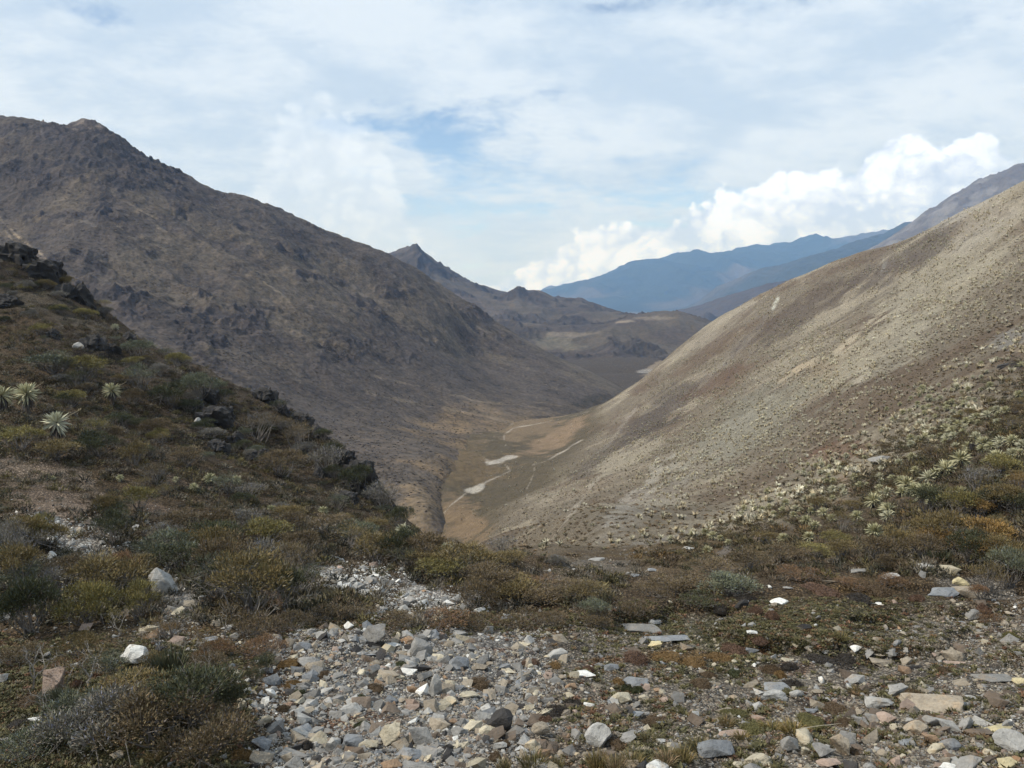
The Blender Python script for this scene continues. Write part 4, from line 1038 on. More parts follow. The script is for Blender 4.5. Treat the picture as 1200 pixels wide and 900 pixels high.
def pal(keys, n, p=None):
    a = np.array([RC[k][1] for k in keys]); p = None if p is None else np.array(p) / sum(p)
    return a[rng.choice(len(keys), n, p=p)] * rng.uniform(.7, 1.15, (n, 1))
# pebbles and rubble
def tilted(V, r):
    m = np.array(Euler((r.normal() * .45, r.normal() * .45, 0)).to_matrix()); return V @ m.T
def stones(name, N, smin, ex, smax, sub, dens, flat, label):
    pr = []
    for i in range(8):
        r = np.random.default_rng(40 + i); V, Fa = hull_geo(('block', 'slab', 'block', 'slab')[i % 4], 300 + i, False)
        pr.append((tilted(V * (1, .8, .55), r), Fa, np.ones((len(V), 3))))
    px = rng.uniform(-130, 1330, N); py = 575 + 330 * rng.random(N)
    cl = fbm(px / 26, py / 12, 871, 3)
    keep = rng.random(N) < np.clip(scree_w(px, py) * dens * (1 - .55 * (sub == 2) * sstep(px, 600, 720)) * (.25 + 1.9 * sstep(cl, .3, .68)) + .04 * (py > 700), 0, 1)
    px, py = px[keep], py[keep]
    x, y, z = near.hit(px, py); ok = ~np.isnan(z) & (y < 40)
    px, py, x, y, z = (a[ok] for a in (px, py, x, y, z)); n = len(px)
    sz = np.minimum(smin / rng.random(n) ** ex * rng.uniform(.7, 1.3, n), smax) * (1 + (y - 8) / 18)
    far_w = np.exp(-((px - 450) / 90) ** 2 - ((py - 690) / 30) ** 2) + .7 * np.exp(-((px - 120) / 120) ** 2 - ((py - 650) / 60) ** 2)
    tint = pal('gltcbowndp', n, (10, 5, 5, 2.6, 1.8, .4, .7, 3.6, 2.6, 1))
    r_ = (px > 640) & (rng.random(n) < .7); tint[r_] = pal('tgcnp', int(r_.sum()), (5, 5, 2, 6, 1)) * .85
    b = rng.random(n) < far_w; tint[b] = pal('wlg', int(b.sum()), (3, 4, 2))
    s3 = sz[:, None] * rng.uniform(.75, 1.25, (n, 3))
    o = scatter_mesh(name, pr, np.stack([x, y, z + s3[:, 2] * flat], 1), s3, rng.uniform(0, 6.28, n), tint, rng.integers(0, 8, n), M_ROCK)
    o['label'] = label; o['category'] = 'gravel'; print(name, n)
stones('rubble', 26000, .038, .55, .20, 2, .42, .02, 'broken grey and tan rubble too small and many to count')
stones('gravel', 260000, .012, .40, .05, 1, .95, .04, 'fine grey and tan gravel covering the stony ground')
n = 0
print('pebbles', n)

ROS_LIST = ((33, 461, 33, True, 2.0), (68, 495, 35, True, 1.8), (3, 463, 30, False, 1.8), (132, 457, 23, True, 2.2), (206, 562, 10), (246, 561, 18), (277, 562, 14), (227, 571, 14), (141, 560, 11), (379, 598, 14), (318, 596, 12), (331, 608, 12), (473, 622, 24), (523, 643, 22), (553, 656, 18),
          (1085, 578, 36, False, .6), (1062, 567, 24), (1070, 573, 20), (1088, 560, 24), (1023, 586, 24), (1040, 597, 24), (1025, 622, 26), (1040, 605, 20), (948, 629, 18), (930, 603, 12), (975, 607, 14), (1153, 519, 22), (1171, 517, 18), (1168, 536, 26), (1125, 538, 28),
          (1108, 549, 28), (1096, 556, 22), (1143, 512, 16), (1116, 505, 18), (1110, 513, 16), (1067, 513, 12), (1067, 520, 12), (1068, 535, 13), (1053, 542, 12), (1031, 558, 12), (1045, 560, 11), (1008, 568, 12), (1016, 568, 9), (1088, 466, 12), (1080, 455, 12), (1160, 451, 11), (1130, 473, 12),
          (1141, 489, 12), (1116, 492, 14), (1125, 484, 10), (1190, 531, 18), (1182, 560, 12), (135, 383, 10), (62, 560, 8))
# ------------------------------------------------------------------ shrubs
TINT = {'olive': ('olive-brown', (.120, .088, .038)), 'yel': ('yellow-green', (.145, .118, .042)), 'dark': ('dark green', (.052, .052, .026)), 'rust': ('rusty brown', (.135, .080, .042)), 'grey': ('grey-brown', (.135, .118, .092)),
        'brn': ('brown', (.105, .076, .042)), 'ora': ('orange-tinged', (.17, .105, .038)), 'grn': ('grey-green', (.10, .100, .062))}
nshrub = 0
def place_shrub(px, py, wpx, hpx, tint, kind):
    global nshrub
    if 540 < px < 1010 and 625 < py < 715: hpx *= .55; wpx *= .85
    elif 360 < px <= 540 and py > 600: hpx *= .8
    x, y, z = on_ground(px, py)
    if z != z: return
    sx = wpx * y / F * 1.05; hk = {'heath': .82, 'broad': .68, 'twiggy': .9, 'low': .48}[kind]
    sz_ = hpx * y / F / .92 / hk
    r = root('shrub', (x, y + sx * .12, z), random.uniform(0, 6.28), (sx, sx * random.uniform(.8, 1.05), sz_))
    fo, st = random.choice(SHRUBS[kind]); nm, c = TINT[tint]; k = random.uniform(.85, 1.15)
    part('foliage', fo, r, [v * k * q_ for v, q_ in zip(c, (1.22, 1.30, 1.38))]); part('stems', st, r, (.15, .135, .12))
    nshrub += 1
    reg(r, {'heath': 'bushy shrub', 'broad': 'spreading shrub', 'twiggy': 'twiggy shrub', 'low': 'low shrub'}[kind], ('large ' if wpx > 80 else '' if wpx > 34 else 'small ') + nm, px, py - hpx * .4, 'heath shrubs on the slopes', 'shrub')
SHRUB_LIST = '''290 722 110 88 olive heath|262 690 80 70 brn heath|325 715 70 60 dark heath|345 690 80 62 brn twiggy|240 665 70 50 olive broad|120 712 100 70 olive heath|140 688 56 50 rust heath|95 735 70 60 yel broad|160 728 60 55 yel heath
30 745 80 80 dark broad|15 700 70 70 olive heath|60 700 50 40 grey twiggy|25 660 60 50 grey twiggy|35 640 50 45 yel broad|130 640 50 50 dark heath|160 600 50 36 yel heath|125 606 40 30 olive heath
445 660 80 50 olive heath|385 632 70 40 brn heath|470 660 60 60 dark heath|500 668 70 60 brn heath|540 680 90 60 olive heath|575 690 80 55 brn broad|600 702 80 50 olive broad|640 710 90 45 brn broad|680 705 90 45 brn heath|560 715 60 40 brn low
600 668 70 45 olive heath|590 650 60 38 grey twiggy|697 728 50 28 grn heath|225 860 130 90 dark heath|265 850 60 60 dark heath|180 880 130 70 brn broad|110 880 120 70 grey broad|150 830 110 40 olive low|90 850 80 40 grn broad|240 800 70 30 brn low|40 890 90 40 grn low
240 893 110 60 brn broad|290 745 60 30 brn low|310 770 60 24 rust low|250 775 50 24 rust low|200 750 50 30 brn twiggy|340 740 60 24 brn low|380 730 60 22 brn low|120 790 60 24 grn low|20 780 60 26 brn low|90 770 50 30 olive low|310 790 40 24 dark heath|297 800 30 18 dark low
130 820 50 20 rust low|60 830 40 22 grn low|180 790 50 24 olive low|1120 650 80 62 olive heath|1140 665 60 56 dark heath|1165 640 60 40 olive heath|1185 690 50 60 grn heath|1160 700 50 50 olive twiggy|1060 655 60 40 olive heath|1085 640 60 36 olive broad|1030 662 60 36 brn heath
990 655 60 40 olive heath|960 655 60 34 yel heath|920 660 70 40 brn heath|880 670 80 44 brn heath|840 680 90 46 brn heath|800 695 80 40 brn broad|860 700 90 44 grn broad|820 710 60 30 dark low|900 640 50 34 olive heath|770 700 60 30 brn low|940 680 60 30 rust low|1000 690 50 20 rust low
1045 690 40 18 rust low|1160 730 30 14 rust low|1150 705 26 24 rust heath|980 640 50 34 yel heath|1130 610 60 40 yel heath|1090 605 50 40 dark heath|1180 600 60 40 olive heath|1175 560 50 34 yel heath|1150 580 50 40 grey twiggy|700 735 50 20 brn low|650 735 40 18 brn low|610 735 60 22 brn low
520 735 70 22 rust low|560 740 60 20 brn low|470 735 60 20 brn low|420 725 50 18 brn low|745 722 40 20 brn low|95 447 60 36 yel heath|60 440 60 30 grn heath|60 540 60 30 olive heath|20 530 60 36 yel heath|110 535 50 34 dark broad
165 460 50 40 grn twiggy|200 480 50 40 dark heath|160 420 40 26 grn heath|230 470 50 40 grn heath|300 520 60 44 brn twiggy|350 530 50 40 brn twiggy|380 560 60 44 grey twiggy|420 580 50 44 dark heath|450 600 50 44 grey twiggy|330 560 60 40 brn heath|470 620 40 40 dark heath'''
for ln in SHRUB_LIST.replace('\n', '|').split('|'):
    a = ln.split(); place_shrub(*(float(v) for v in a[:4]), a[4], a[5])
def spur_edge(px): return np.interp(px, [0, 60, 110, 170, 250, 330, 400, 450, 480, 515, 560], [300, 332, 368, 406, 438, 482, 528, 580, 615, 645, 665])
def veg_w(px, py):
    w_ = 1.0 * sstep(px, 560, 520) * sstep(py, 740, 690)
    w_ = w_ + sstep(px, 470, 540) * sstep(py - (648 + 8 * np.sin(px / 50)), 0, 8) * sstep(py, 722, 700) * sstep(px, 760, 720)
    w_ = w_ + sstep(px, 740, 800) * sstep(py - np.interp(px, [740, 900, 1000, 1100, 1200], [668, 618, 555, 480, 405]), 0, 60) * sstep(np.interp(px, [700, 1000, 1200], [715, 680, 680]) - py, 0, 14)
    w_ = w_ * (1 - .9 * np.clip(scree_w(px, py) - .15, 0, 1)) * np.where((px > 560) & (px < 1000) & (py > 625), np.clip(1.6 * (fbm(px / 30, py / 9, 861, 3) - .22), 0, 1), 1)
    for cx, cy, rx, ry in ((30, 550, 100, 22), (60, 592, 90, 24), (170, 590, 50, 12), (130, 570, 60, 10), (200, 602, 60, 10), (100, 645, 50, 24), (205, 700, 30, 34), (400, 680, 62, 18), (498, 702, 46, 18), (240, 620, 60, 8), (60, 690, 50, 12)):
        w_ = w_ * (1 - .93 * np.exp(-((px - cx) / rx) ** 2 - ((py - cy) / ry) ** 2))
    return np.clip(w_, 0, 1)
k = 0
while nshrub < 292 and k < 6000:
    k += 1
    px, py = random.uniform(0, 1200), random.uniform(285, 715)
    if random.random() > float(veg_w(np.array(px), np.array(py))): continue
    if any(abs(px - a_[0]) < a_[2] * .9 and -6 < py - a_[1] < a_[2] * 1.8 for a_ in ROS_LIST if a_[2] > 17): continue
    x, y, z = on_ground(px, py)
    if z != z or y > 75: continue
    wpx = random.uniform(.6, 1.3) * F / y
    if wpx < 12: continue
    if 560 < px < 1000 and py > 625 and random.random() < .6: continue
    right = px > 700
    tn = random.choices(('olive', 'yel', 'dark', 'rust', 'grey', 'brn', 'ora', 'grn'), (7, 3, 2, 1, 2, 4, 1.4, 1) if right else (4, 2.5, 4, .7, 4, 4, .8, 2))[0]
    if 210 < px < 480 and 440 < py < 610: tn = random.choice(('dark', 'dark', 'grey', 'brn', 'dark', 'grn'))  # darker bushes here carry the shade of the spur face in their colour
    kd = random.choices(('heath', 'broad', 'twiggy'), (5, 3, 3))[0]
    place_shrub(px, py, wpx, wpx * random.uniform(.5, .75), tn, kd)
print('shrubs', nshrub)

# bare and half-bare bushes, upright stalks, tussocks, cushions
def place_bare(px, py, hpx, leaf, adj):
    x, y, z = on_ground(px, py); s = hpx * y / F / .95
    r = root('bare_bush', (x, y, z), random.uniform(0, 6.28), (s, s, s)); b_, l_ = random.choice(BARE)
    part('branches', b_, r, (.27, .245, .215))
    if leaf: part('foliage', l_, r, TINT[leaf][1])
    reg(r, 'crooked bush', adj, px, py - hpx / 2, 'half-bare crooked bushes', 'bush')
for a in ((38, 810, 70, None, 'bare pale'), (105, 806, 75, 'olive', 'half-bare'), (78, 812, 60, 'rust', 'thin'), (50, 838, 50, None, 'small bare'), (235, 770, 48, 'ora', 'thin'), (188, 765, 40, 'ora', 'small'), (265, 745, 55, 'olive', 'leafy-topped'), (312, 738, 46, 'rust', 'leafy-topped'),
          (140, 745, 45, 'yel', 'leafy-topped'), (90, 722, 45, None, 'bare grey'), (245, 800, 46, 'brn', 'thin'), (852, 690, 26, None, 'small bare'), (1140, 650, 36, None, 'bare grey'), (20, 735, 50, 'olive', 'half-bare')): place_bare(*a)
def place_tuft(px, py, wpx, hpx, mesh, color, name, pname, noun, adj, group, cat, wn, hn):
    x, y, z = on_ground(px, py); s = wpx * y / F / wn; h = hpx * y / F / hn
    r = root(name, (x, y, z), random.uniform(0, 6.28), (s, s, h)); part(pname, mesh, r, color)
    reg(r, noun, adj, px, py - hpx / 2, group, cat)
for px, py, wp, hp in ((203, 793, 34, 42), (185, 796, 20, 36), (75, 830, 26, 34), (232, 812, 26, 34), (150, 805, 16, 26), (1100, 660, 20, 22), (60, 880, 20, 26)):
    place_tuft(px, py, wp, hp, random.choice(BROOM), (.075, .078, .045), 'stalk_clump', 'stalks', 'stalk clump', 'dark green', 'clumps of upright stalks', 'plant', .55, .95)
for px, py, wp, hp, c in ((625, 903, 44, 36, (.13, .12, .05)), (700, 902, 40, 34, (.15, .125, .05)), (722, 905, 36, 32, (.18, .15, .08)), (742, 898, 44, 26, (.12, .105, .045)), (800, 893, 40, 26, (.13, .11, .045)), (780, 896, 36, 24, (.16, .13, .07)),
                          (820, 880, 40, 20, (.11, .10, .045)), (590, 905, 24, 26, (.12, .11, .05)), (930, 858, 50, 14, (.14, .115, .04)), (905, 856, 40, 12, (.13, .11, .04)), (652, 900, 24, 22, (.12, .11, .05)), (870, 866, 30, 12, (.12, .1, .04)),
                          (852, 850, 30, 14, (.12, .1, .045)), (1005, 812, 30, 10, (.12, .1, .045)), (760, 868, 30, 12, (.11, .10, .05)), (698, 700, 40, 22, (.13, .125, .08)), (940, 755, 30, 9, (.1, .1, .045)), (985, 748, 30, 9, (.11, .1, .04)), (180, 893, 30, 18, (.14, .115, .05))):
    place_tuft(px, py, wp, hp, random.choice(GRASS), c, 'grass_tussock', 'blades', 'grass tussock', 'pale yellowish' if c[0] > .145 else 'green' if c[0] < .115 else 'olive', 'grass tussocks', 'grass', .95, .5)
CU = {'o': ('orange', (.165, .105, .045)), 'r': ('rust-red', (.120, .074, .050)), 'g': ('dark green', (.055, .06, .028)), 'b': ('brown', (.10, .07, .042)), 'v': ('olive', (.11, .10, .04)), 'k': ('blackish', (.05, .043, .036))}
CL = '''283 882 34 18 o|340 776 34 12 o|352 812 26 12 g|345 800 26 12 o|420 818 26 10 g|425 848 24 12 g|360 872 22 12 k|398 868 18 12 k|560 800 40 10 b|440 805 30 9 b|650 832 46 16 k|672 823 30 12 k|640 842 22 10 r|745 770 44 12 r|648 780 28 8 o|620 776 30 9 r
690 783 20 8 r|735 805 18 14 g|747 807 18 12 g|725 798 22 10 o|780 770 50 10 o|812 775 46 10 o|862 760 46 10 r|845 770 36 10 o|890 748 30 9 r|905 720 26 14 r|885 715 26 14 r|1005 700 44 12 k|960 690 60 10 r|1030 690 50 10 b|875 700 30 10 k|848 712 30 12 k
905 783 30 14 b|925 780 26 12 k|960 772 50 10 k|990 770 36 9 k|930 800 30 12 k|915 790 22 12 o|862 788 26 9 g|830 790 26 8 b|1075 700 24 10 r|1152 712 26 16 r|470 778 26 8 g|620 815 20 8 b|590 870 24 9 b|580 885 26 9 b|820 800 40 10 b|980 830 46 10 b|950 843 46 9 v
860 835 40 10 v|885 855 60 12 v|990 845 30 8 b|770 845 50 10 b|730 870 40 10 b|240 830 30 12 r|105 828 22 12 r|130 838 22 10 r|150 842 18 8 r|90 800 20 12 r|30 823 50 12 b|20 850 40 8 k|200 733 26 10 o|180 720 26 10 o|470 728 30 10 r|528 722 30 10 r|700 715 30 8 v|640 720 26 8 b
380 790 22 8 b|330 830 24 10 b|318 850 22 10 k|1000 880 20 7 b|1185 745 30 12 v|1070 810 24 8 b|1110 785 26 7 b'''
for ln in CL.replace('\n', '|').split('|'):
    a = ln.split(); nm, c = CU[a[4]]
    px, py, wp, hp = (float(v) for v in a[:4])
    place_tuft(px, py + hp * .35, wp * .8, hp * .85, random.choice(CUSH), c, 'cushion_plant', 'cushion', 'cushion plant', nm, 'cushion plants between the stones', 'plant', 1.0, .36)

# ------------------------------------------------------------------ silver rosette plants
nfr = 0
def place_frail(px, py, dpx, stalk=False, trunk=1.0, c=None):
    """px,py = centre of the rosette in the photo"""
    global nfr
    u = dpx * .38 * trunk
    x, y, z = on_ground(px, py + u)
    if z != z: return
    D_ = dpx * y / F
    r = root('rosette_plant', (x, y, z), random.uniform(-.6, .6), (D_,) * 3)
    h = u * y / F / D_
    ros, sk, tr, fl = random.choice(FRAIL)
    c = c or random.choice(((.50, .47, .34), (.52, .50, .41), (.46, .44, .31)))
    p_ = part('rosette', ros, r, c); p_.location = (0, 0, h)
    p_ = part('dead_leaf_skirt', sk, r, (1, 1, 1)); p_.location = (0, 0, h)
    if dpx > 14:
        p_ = part('trunk', tr, r, (1, 1, 1)); p_.location = (0, 0, h)
        if stalk: p_ = part('flower_stalk', fl, r, (1, 1, 1)); p_.location = (0, 0, h)
    nfr += 1
    reg(r, 'rosette', ('large ' if dpx > 24 else '' if dpx > 12 else 'small ') + ('silvery' if c[2] > .36 else 'pale yellowish' if c[2] > .32 else 'pale green'), px, py, 'silver rosette plants on the slopes', 'plant')
for a in ROS_LIST:
    place_frail(*a)
tk = [(1085, 578)]
k = 0
while nfr < 215 and k < 9000:
    k += 1
    px, py = random.uniform(760, 1200), random.uniform(425, 650)
    lo = np.interp(px, [760, 850, 950, 1050, 1200], [640, 605, 540, 470, 395])
    hi = np.interp(px, [760, 900, 1000, 1200], [665, 640, 615, 560])
    if not (lo < py < hi): continue
    dens = fbm(np.array([px / 28.0]), np.array([py / 22.0]), 777, 2)[0]
    if dens < .50: continue
    x, y, z = on_ground(px, py)
    if z != z or y > 130: continue
    d = random.uniform(.45, .8) * F / y
    if d < 3.2 or d > 20 or any(abs(px - a) < d * .6 and abs(py - b_) < d * .5 for a, b_ in tk): continue
    tk.append((px, py)); place_frail(px, py, d)
print('rosettes', nfr)

# the rest of them, thousands over the whole slope, read as speckle
def mini_rosette(seed, n=14):
    r = np.random.default_rng(seed); a = np.arange(n) * 6.283 / n + r.uniform(0, .5, n); e = r.uniform(.1, 1.2, n)
    D = np.stack([np.cos(a) * np.cos(e), np.sin(a) * np.cos(e), np.sin(e)], 1)
    V, Fa, C = blades(D * .02 + [0, 0, .22], D, .5, .22, r.uniform(.8, 1.2, (n, 1)) * np.ones((1, 3)), r)
    st = tube([(0, 0, -.2), (0, 0, .3)], [.10, .10], (.3, .26, .2), 3)
    return merge([(V, Fa, C), st])
def mini_bush(seed, n=26, h=.6):
    r = np.random.default_rng(seed)
    d = r.normal(size=(n, 3)); d[:, 2] = abs(d[:, 2]); d /= np.linalg.norm(d, axis=1)[:, None]
    P = d * np.array([.3, .3, h * .45]) * r.uniform(.3, 1, (n, 1)); P[:, 2] -= .03
    return blades(P, d + r.normal(size=(n, 3)) * .4 + [0, 0, .4], .30, .16, r.uniform(.6, 1.4, (n, 1)) * np.ones((1, 3)), r)
def fill(name, N, x0, x1, y0, y1, wfun, protos, size, tints, tp, mat, Tn=near, thin=0, ymin=0, ymax=1e9, squash=1.0, label='', cat=''):
    px = rng.uniform(x0, x1, N); py = rng.uniform(y0, y1, N)
    kp = rng.random(N) < wfun(px, py); px, py = px[kp], py[kp]
    x, y, z = Tn.hit(px, py); ok = ~np.isnan(z) & (y > ymin) & (y < ymax)
    if Tn is near:
        ii = np.clip(((x / y - near.u[0]) / (near.u[1] - near.u[0])).astype(int), 0, len(near.u) - 1); jj = np.clip(((np.log(y) - near.v[0]) / (near.v[1] - near.v[0])).astype(int), 0, len(near.v) - 1)
        lum = pt.c[ii, jj].mean(1)
        if name in ('rosette_field', 'slope_scrub'): ok &= rng.random(len(x)) < np.where(lum > .30, .35, 1.0)
    ok &= ~((z < -57) & (rng.random(len(z)) < .75) & (Tn is near))
    if thin: ok &= rng.random(len(y)) < np.clip((y / thin) ** 1.7, 0, 1)
    if Tn is near: lum = lum[ok]
    x, y, z = x[ok], y[ok], z[ok]; n = len(x)
    s = rng.uniform(*size, n)[:, None] * np.ones((1, 3)) * rng.uniform(.7, 1.15, (n, 1)); s[:, 2] *= squash
    ti = np.array(tints)[rng.choice(len(tints), n, p=np.array(tp) / sum(tp))] * rng.uniform(.75, 1.2, (n, 1))
    if name == 'rosette_field': ti = ti * np.clip(.45 + lum * 2.3, .6, 1.15)[:, None]
    o = scatter_mesh(name, protos, np.stack([x, y, z], 1), s, rng.uniform(0, 6.28, n), ti, rng.integers(0, len(protos), n), mat)
    o['label'] = label; o['category'] = cat
    print(name, n)
def mini_heath(seed, n=64, h=.6):
    r = np.random.default_rng(seed)
    d = r.normal(size=(n, 3)); d[:, 2] = abs(d[:, 2]); d /= np.linalg.norm(d, axis=1)[:, None]
    P = d * np.array([.42, .42, h * .6]) * r.uniform(.3, 1, (n, 1)); P[:, 2] -= .03
    return blades(P, d + r.normal(size=(n, 3)) * .5 + [0, 0, .6], .17, .055, r.uniform(.55, 1.5, (n, 1)) * np.ones((1, 3)), r)
MH_ = [mini_heath(i) for i in range(5)]
MR = [mini_rosette(i) for i in range(4)]; MB = [mini_bush(i) for i in range(5)]
def slope_w(px, py):
    e_ = fbm(px / 25 + 9, py / 9, 803, 3)
    a = fbm(px / 60, py / 40, 801, 3); b = fbm(px / 14, py / 10, 802, 2)
    bald = .85 * np.exp(-((px - 985) / 40) ** 2 - ((py - 528) / 12) ** 2)
    lowf = .5 + .5 * sstep(px + (600 - py) * .4, 640, 830)
    return np.clip((.25 + 1.6 * (a - .35)) * (.3 + 1.3 * sstep(e_, .35, .6)) * (.5 + b) * lowf, .05, 1) * (1 - bald)
def right_w(px, py): return slope_w(px, py) * (px > 540)
fill('rosette_field', 100000, 540, 1330, 210, 665, right_w, MR, (.5, .95), [(.54, .50, .37), (.60, .56, .44), (.50, .43, .29), (.40, .34, .24)], (4, 2, 3, 3), M_FELT, ymin=48, thin=240,
     label='thousands of pale rosette plants speckling the sunlit right-hand slope', cat='plants')
fill('slope_scrub', 60000, 530, 1330, 210, 665, lambda px, py: .55 * (1.2 - slope_w(px, py)) * (px > 540), MB, (.4, .9), [(.16, .12, .075), (.12, .095, .06), (.19, .135, .08), (.16, .15, .09)], (4, 3, 2, 1), M_LEAF, ymin=36, thin=110, squash=.5,
     label='dry brown scrub between the rosettes of the right-hand slope', cat='scrub')
fill('undergrowth', 32000, -130, 1330, 296, 735, veg_w, MH_, (.28, .62), [(.118, .098, .054), (.075, .072, .044), (.155, .135, .105), (.14, .118, .052), (.108, .082, .055), (.050, .048, .037)], (4, 3, 4, 1.5, 4, 3), M_LEAF, ymax=80, squash=.9,
     label='dense brown and olive undergrowth of the near slopes', cat='undergrowth')
def rs_w(px, py):
    lo = np.interp(px, [760, 850, 950, 1050, 1200, 1330], [650, 615, 560, 500, 430, 400])
    return sstep(py - lo, -25, 45) * (px > 740) * sstep(fbm(px / 30, py / 14, 831, 3), .32, .52) * (py < 690)
fill('slope_heath', 16000, 740, 1330, 380, 690, rs_w, MH_, (.5, 1.15), [(.10, .082, .045), (.07, .066, .038), (.13, .105, .05), (.10, .075, .05), (.15, .10, .045)], (4, 4, 2, 3, 1), M_LEAF, ymin=24, ymax=140, squash=.8, thin=50,
     label='dark brown-green heath covering the foot of the right-hand slope', cat='heath')
def heath_w(px, py):
    a = sstep(300 - px, -10, 50) * sstep(py, 735, 770) * .8
    b = sstep(px, 600, 760) * sstep(py, 700, 720) * .30 * (fbm(px / 30, py / 14, 811, 3) > .5)
    c = np.exp(-((px - 960) / 130) ** 2 - ((py - 730) / 34) ** 2) * .7
    d = np.exp(-((py - 728) / 14) ** 2) * (px > 330) * (px < 800) * .7
    return np.clip(a + b + c + d, 0, 1) * (1 - .8 * np.clip(scree_w(px, py) - .5, 0, 1))
fill('turf', 50000, -130, 1330, 700, 903, heath_w, MB, (.07, .17), [(.11, .10, .048), (.13, .115, .055), (.15, .10, .055), (.085, .08, .042), (.16, .09, .055), (.16, .14, .10)], (4, 3, 2, 3, 1, 2), M_LEAF, ymax=20, squash=.6,
     label='short green and brown heath turf around the stones', cat='turf')
def lm_w(px, py): return np.clip(.35 + 1.2 * (fbm(px / 40, py / 30, 821, 3) - .45), .05, 1)
fill('hillside_scrub', 75000, 0, 740, 130, 600, lm_w, MB, (.5, 1.5), [(.085, .07, .054), (.12, .10, .075), (.04, .036, .033), (.24, .205, .16)], (4, 4, 5, 2), M_LEAF, Tn=lm, squash=.55,
     label='sparse dark scrub dotted over the big left mountainside', cat='scrub')

# ------------------------------------------------------------------ labels
LAND = [(60, 800, 'in the lower left heath'), (60, 870, 'in the bottom left corner'), (200, 860, 'on the lower left shrub mound'), (200, 780, 'near the lower left upright stalks'), (190, 690, 'in the left shrubs\' pale rubble'),
        (60, 700, 'low on the left slope edge'), (70, 620, 'around the left pale rubble patch'), (180, 560, 'by the left bare earth path'), (40, 480, 'near the three big left rosettes'), (150, 440, 'beside the tall dark-stemmed rosette'),
        (60, 350, 'atop the left spur'), (230, 470, 'halfway along the left spur'), (300, 540, 'on the left spur\'s dark face'), (290, 620, 'at the left slope\'s middle'), (290, 700, 'in the big left shrub group'),
        (340, 440, 'on the left spur\'s crest'), (400, 530, 'near the left spur\'s lower end'), (460, 600, 'at the left spur\'s tip'), (400, 640, 'above the long white rubble strip'), (410, 690, 'by the long white rubble strip'),
        (500, 705, 'by the central white rubble heap'), (520, 655, 'at the brow above the valley'), (600, 690, 'in the central shrub band'), (690, 700, 'right in the central shrub band'), (340, 790, 'on the grey scree\'s left rim'),
        (440, 750, 'along the grey scree\'s top'), (400, 800, 'left in the grey scree'), (500, 800, 'mid grey scree'), (580, 790, 'right in the grey scree'), (340, 870, 'low on the scree\'s left rim'),
        (430, 870, 'in the scree\'s bottom left'), (510, 870, 'left of the black rock'), (590, 850, 'close to the black rock'), (560, 735, 'in the rusty strip above the scree'), (650, 740, 'at the scree\'s top right'), (650, 780, 'among the central rusty cushions'),
        (680, 830, 'around the dark peat patch'), (640, 880, 'near the bottom centre grass'), (750, 820, 'right of the dark peat patch'), (720, 870, 'below the dark peat patch'), (760, 735, 'on the low grey ledge'), (760, 770, 'below the low grey ledge'),
        (800, 885, 'in the grass below the gravel'), (840, 820, 'on the bare central-right gravel'), (840, 770, 'in the central-right orange strip'), (890, 710, 'at the green bank\'s left end'), (980, 700, 'on the right green bank'), (960, 750, 'below the right green bank'),
        (930, 800, 'in the turf bank\'s hollow'), (900, 870, 'left of the long cream rock'), (970, 870, 'around the long cream rock'), (1030, 830, 'left of the largest tan slab'), (1090, 800, 'by the largest tan slab'), (1070, 860, 'just below the largest tan slab'),
        (1130, 880, 'in the bottom right stone heap'), (1180, 850, 'in the bottom right corner'), (1170, 790, 'on the right edge gravel'), (1120, 750, 'on gravel above the tan slab'), (1160, 710, 'at the right edge under shrubs'), (1100, 680, 'on the right rock ledge'),
        (1010, 665, 'at the right ledge\'s start'), (1140, 640, 'in the right orange shrubs'), (1060, 620, 'left of the right orange shrubs'), (950, 650, 'in the right shrub belt'), (850, 680, 'in the central-right brown shrub belt'), (760, 680, 'at the gully\'s near end'),
        (760, 640, 'in the gully'), (880, 620, 'at the right slope\'s foot'), (980, 580, 'low on the right slope'), (1080, 570, 'around the right slope\'s biggest rosette'), (1160, 570, 'right of the biggest rosette'), (1150, 520, 'near the right edge rosette group'),
        (1050, 530, 'by the slanted grey outcrop'), (950, 550, 'beside the reddish bare patch'), (1100, 480, 'midway up the right slope'), (1180, 450, 'high at the right edge'), (1020, 490, 'above the slanted grey outcrop'), (820, 610, 'at the right slope\'s lower left')]
LX = np.array([(a, b) for a, b, _ in LAND], float)
ORD = ['leftmost', 'second', 'third', 'fourth', 'fifth', 'sixth', 'seventh', 'eighth', 'ninth', 'tenth', 'eleventh', 'twelfth', 'thirteenth', 'fourteenth', 'fifteenth', 'sixteenth', 'seventeenth', 'eighteenth', 'nineteenth', 'twentieth']
groups = {}
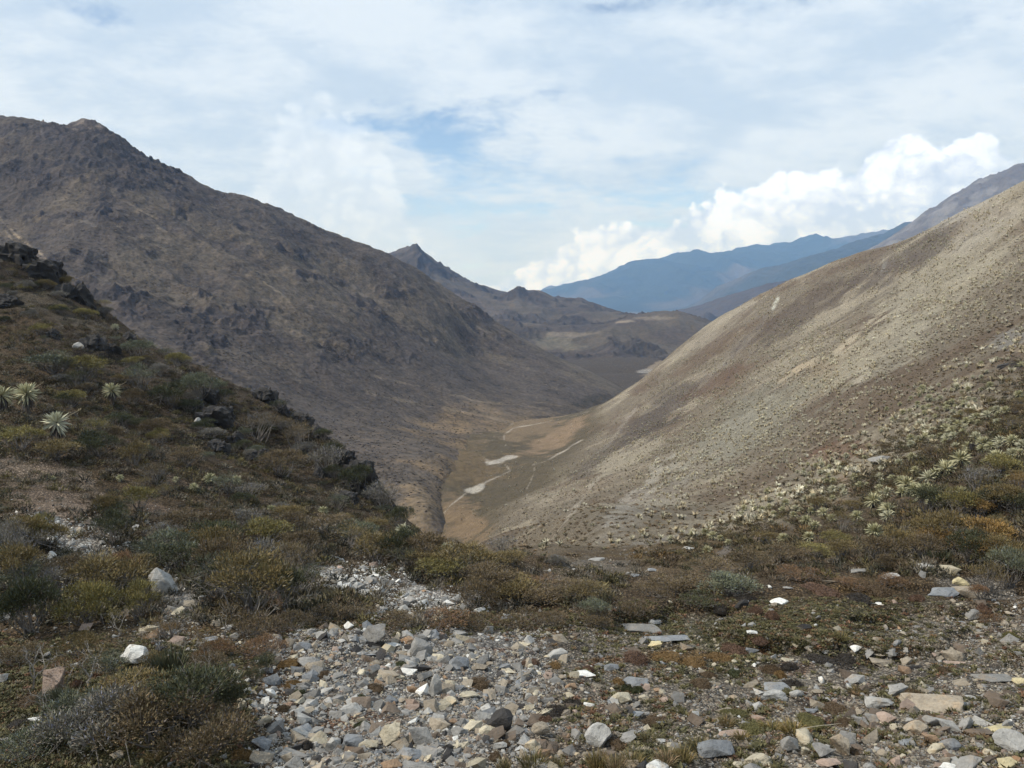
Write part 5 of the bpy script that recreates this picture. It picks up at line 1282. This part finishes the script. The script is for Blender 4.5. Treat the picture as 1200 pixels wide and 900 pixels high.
for o, noun, adj, px, py in REG:
    d = ((LX - (px, py)) * (1, 1.5)) ** 2
    groups.setdefault((adj.strip(), noun, int(d.sum(1).argmin())), []).append((px, py, o))
SPECIAL = {(155, 770): 'bright white elongated boulder tilted in the lower left heath', (58, 803): 'big pinkish-white block behind crooked twigs at the lower left', (190, 685): 'large pale grey block in the rubble between the left shrubs',
           (586, 846): 'black craggy rock in the middle of the scree', (1100, 823): 'largest tan slab at the lower right with smaller stones heaped below', (965, 862): 'long cream rock with a shaded underside at the lower right',
           (840, 876): 'large bluish-grey block at the bottom right of centre', (437, 746): 'pointed grey boulder at the upper left of the scree', (1036, 536): 'slanted grey outcrop halfway up the right slope among rosettes',
           (68, 495): 'lowest of the big round rosettes on the left slope with a thin stalk', (33, 461): 'big silvery rosette second from the left photo edge', (3, 463): 'big rosette cut by the left photo edge', (132, 457): 'narrow rosette on a tall dark stem on the left spur',
           (1085, 578): 'biggest pale rosette on the right slope, fan-shaped', (702, 864): 'light grey craggy boulder below the dark peat patch', (640, 858): 'rounded tan boulder just right of the black rock'}
g2_ = {}
for (adj, noun, li), lst in groups.items():          # crowded places: tell upper from lower ones
    def cut(lst, words):
        if len(lst) <= 12 or len(words) > 1: g2_[(' '.join(words + [adj.strip()]), noun, li)] = lst; return
        lst = sorted(lst, key=lambda q: q[1]); h = len(lst) // 2
        cut(lst[:h], words + ['upper']); cut(lst[h:], words + ['lower'])
    cut(lst, [])
groups = g2_
for (adj, noun, li), lst in groups.items():
    lst.sort(key=lambda q: q[0]); n_ = len(lst)
    for i, (px, py, o) in enumerate(lst):
        sp_ = SPECIAL.get((round(px), round(py)))
        if sp_: lab = sp_
        elif n_ == 1: lab = f'{adj} {noun} {LAND[li][2]}'
        else:
            od = ORD[i] if i == 0 else ('rightmost' if i == n_ - 1 else ORD[min(i, 19)] + ' from left')
            pl = noun + ('es' if noun.endswith('sh') else 's')
            lab = f'{od} of the {adj} {pl} {LAND[li][2]}'
        ws = lab.split()
        o['label'] = ' '.join(ws)
        if len(ws) > 16: print('LONG', lab)
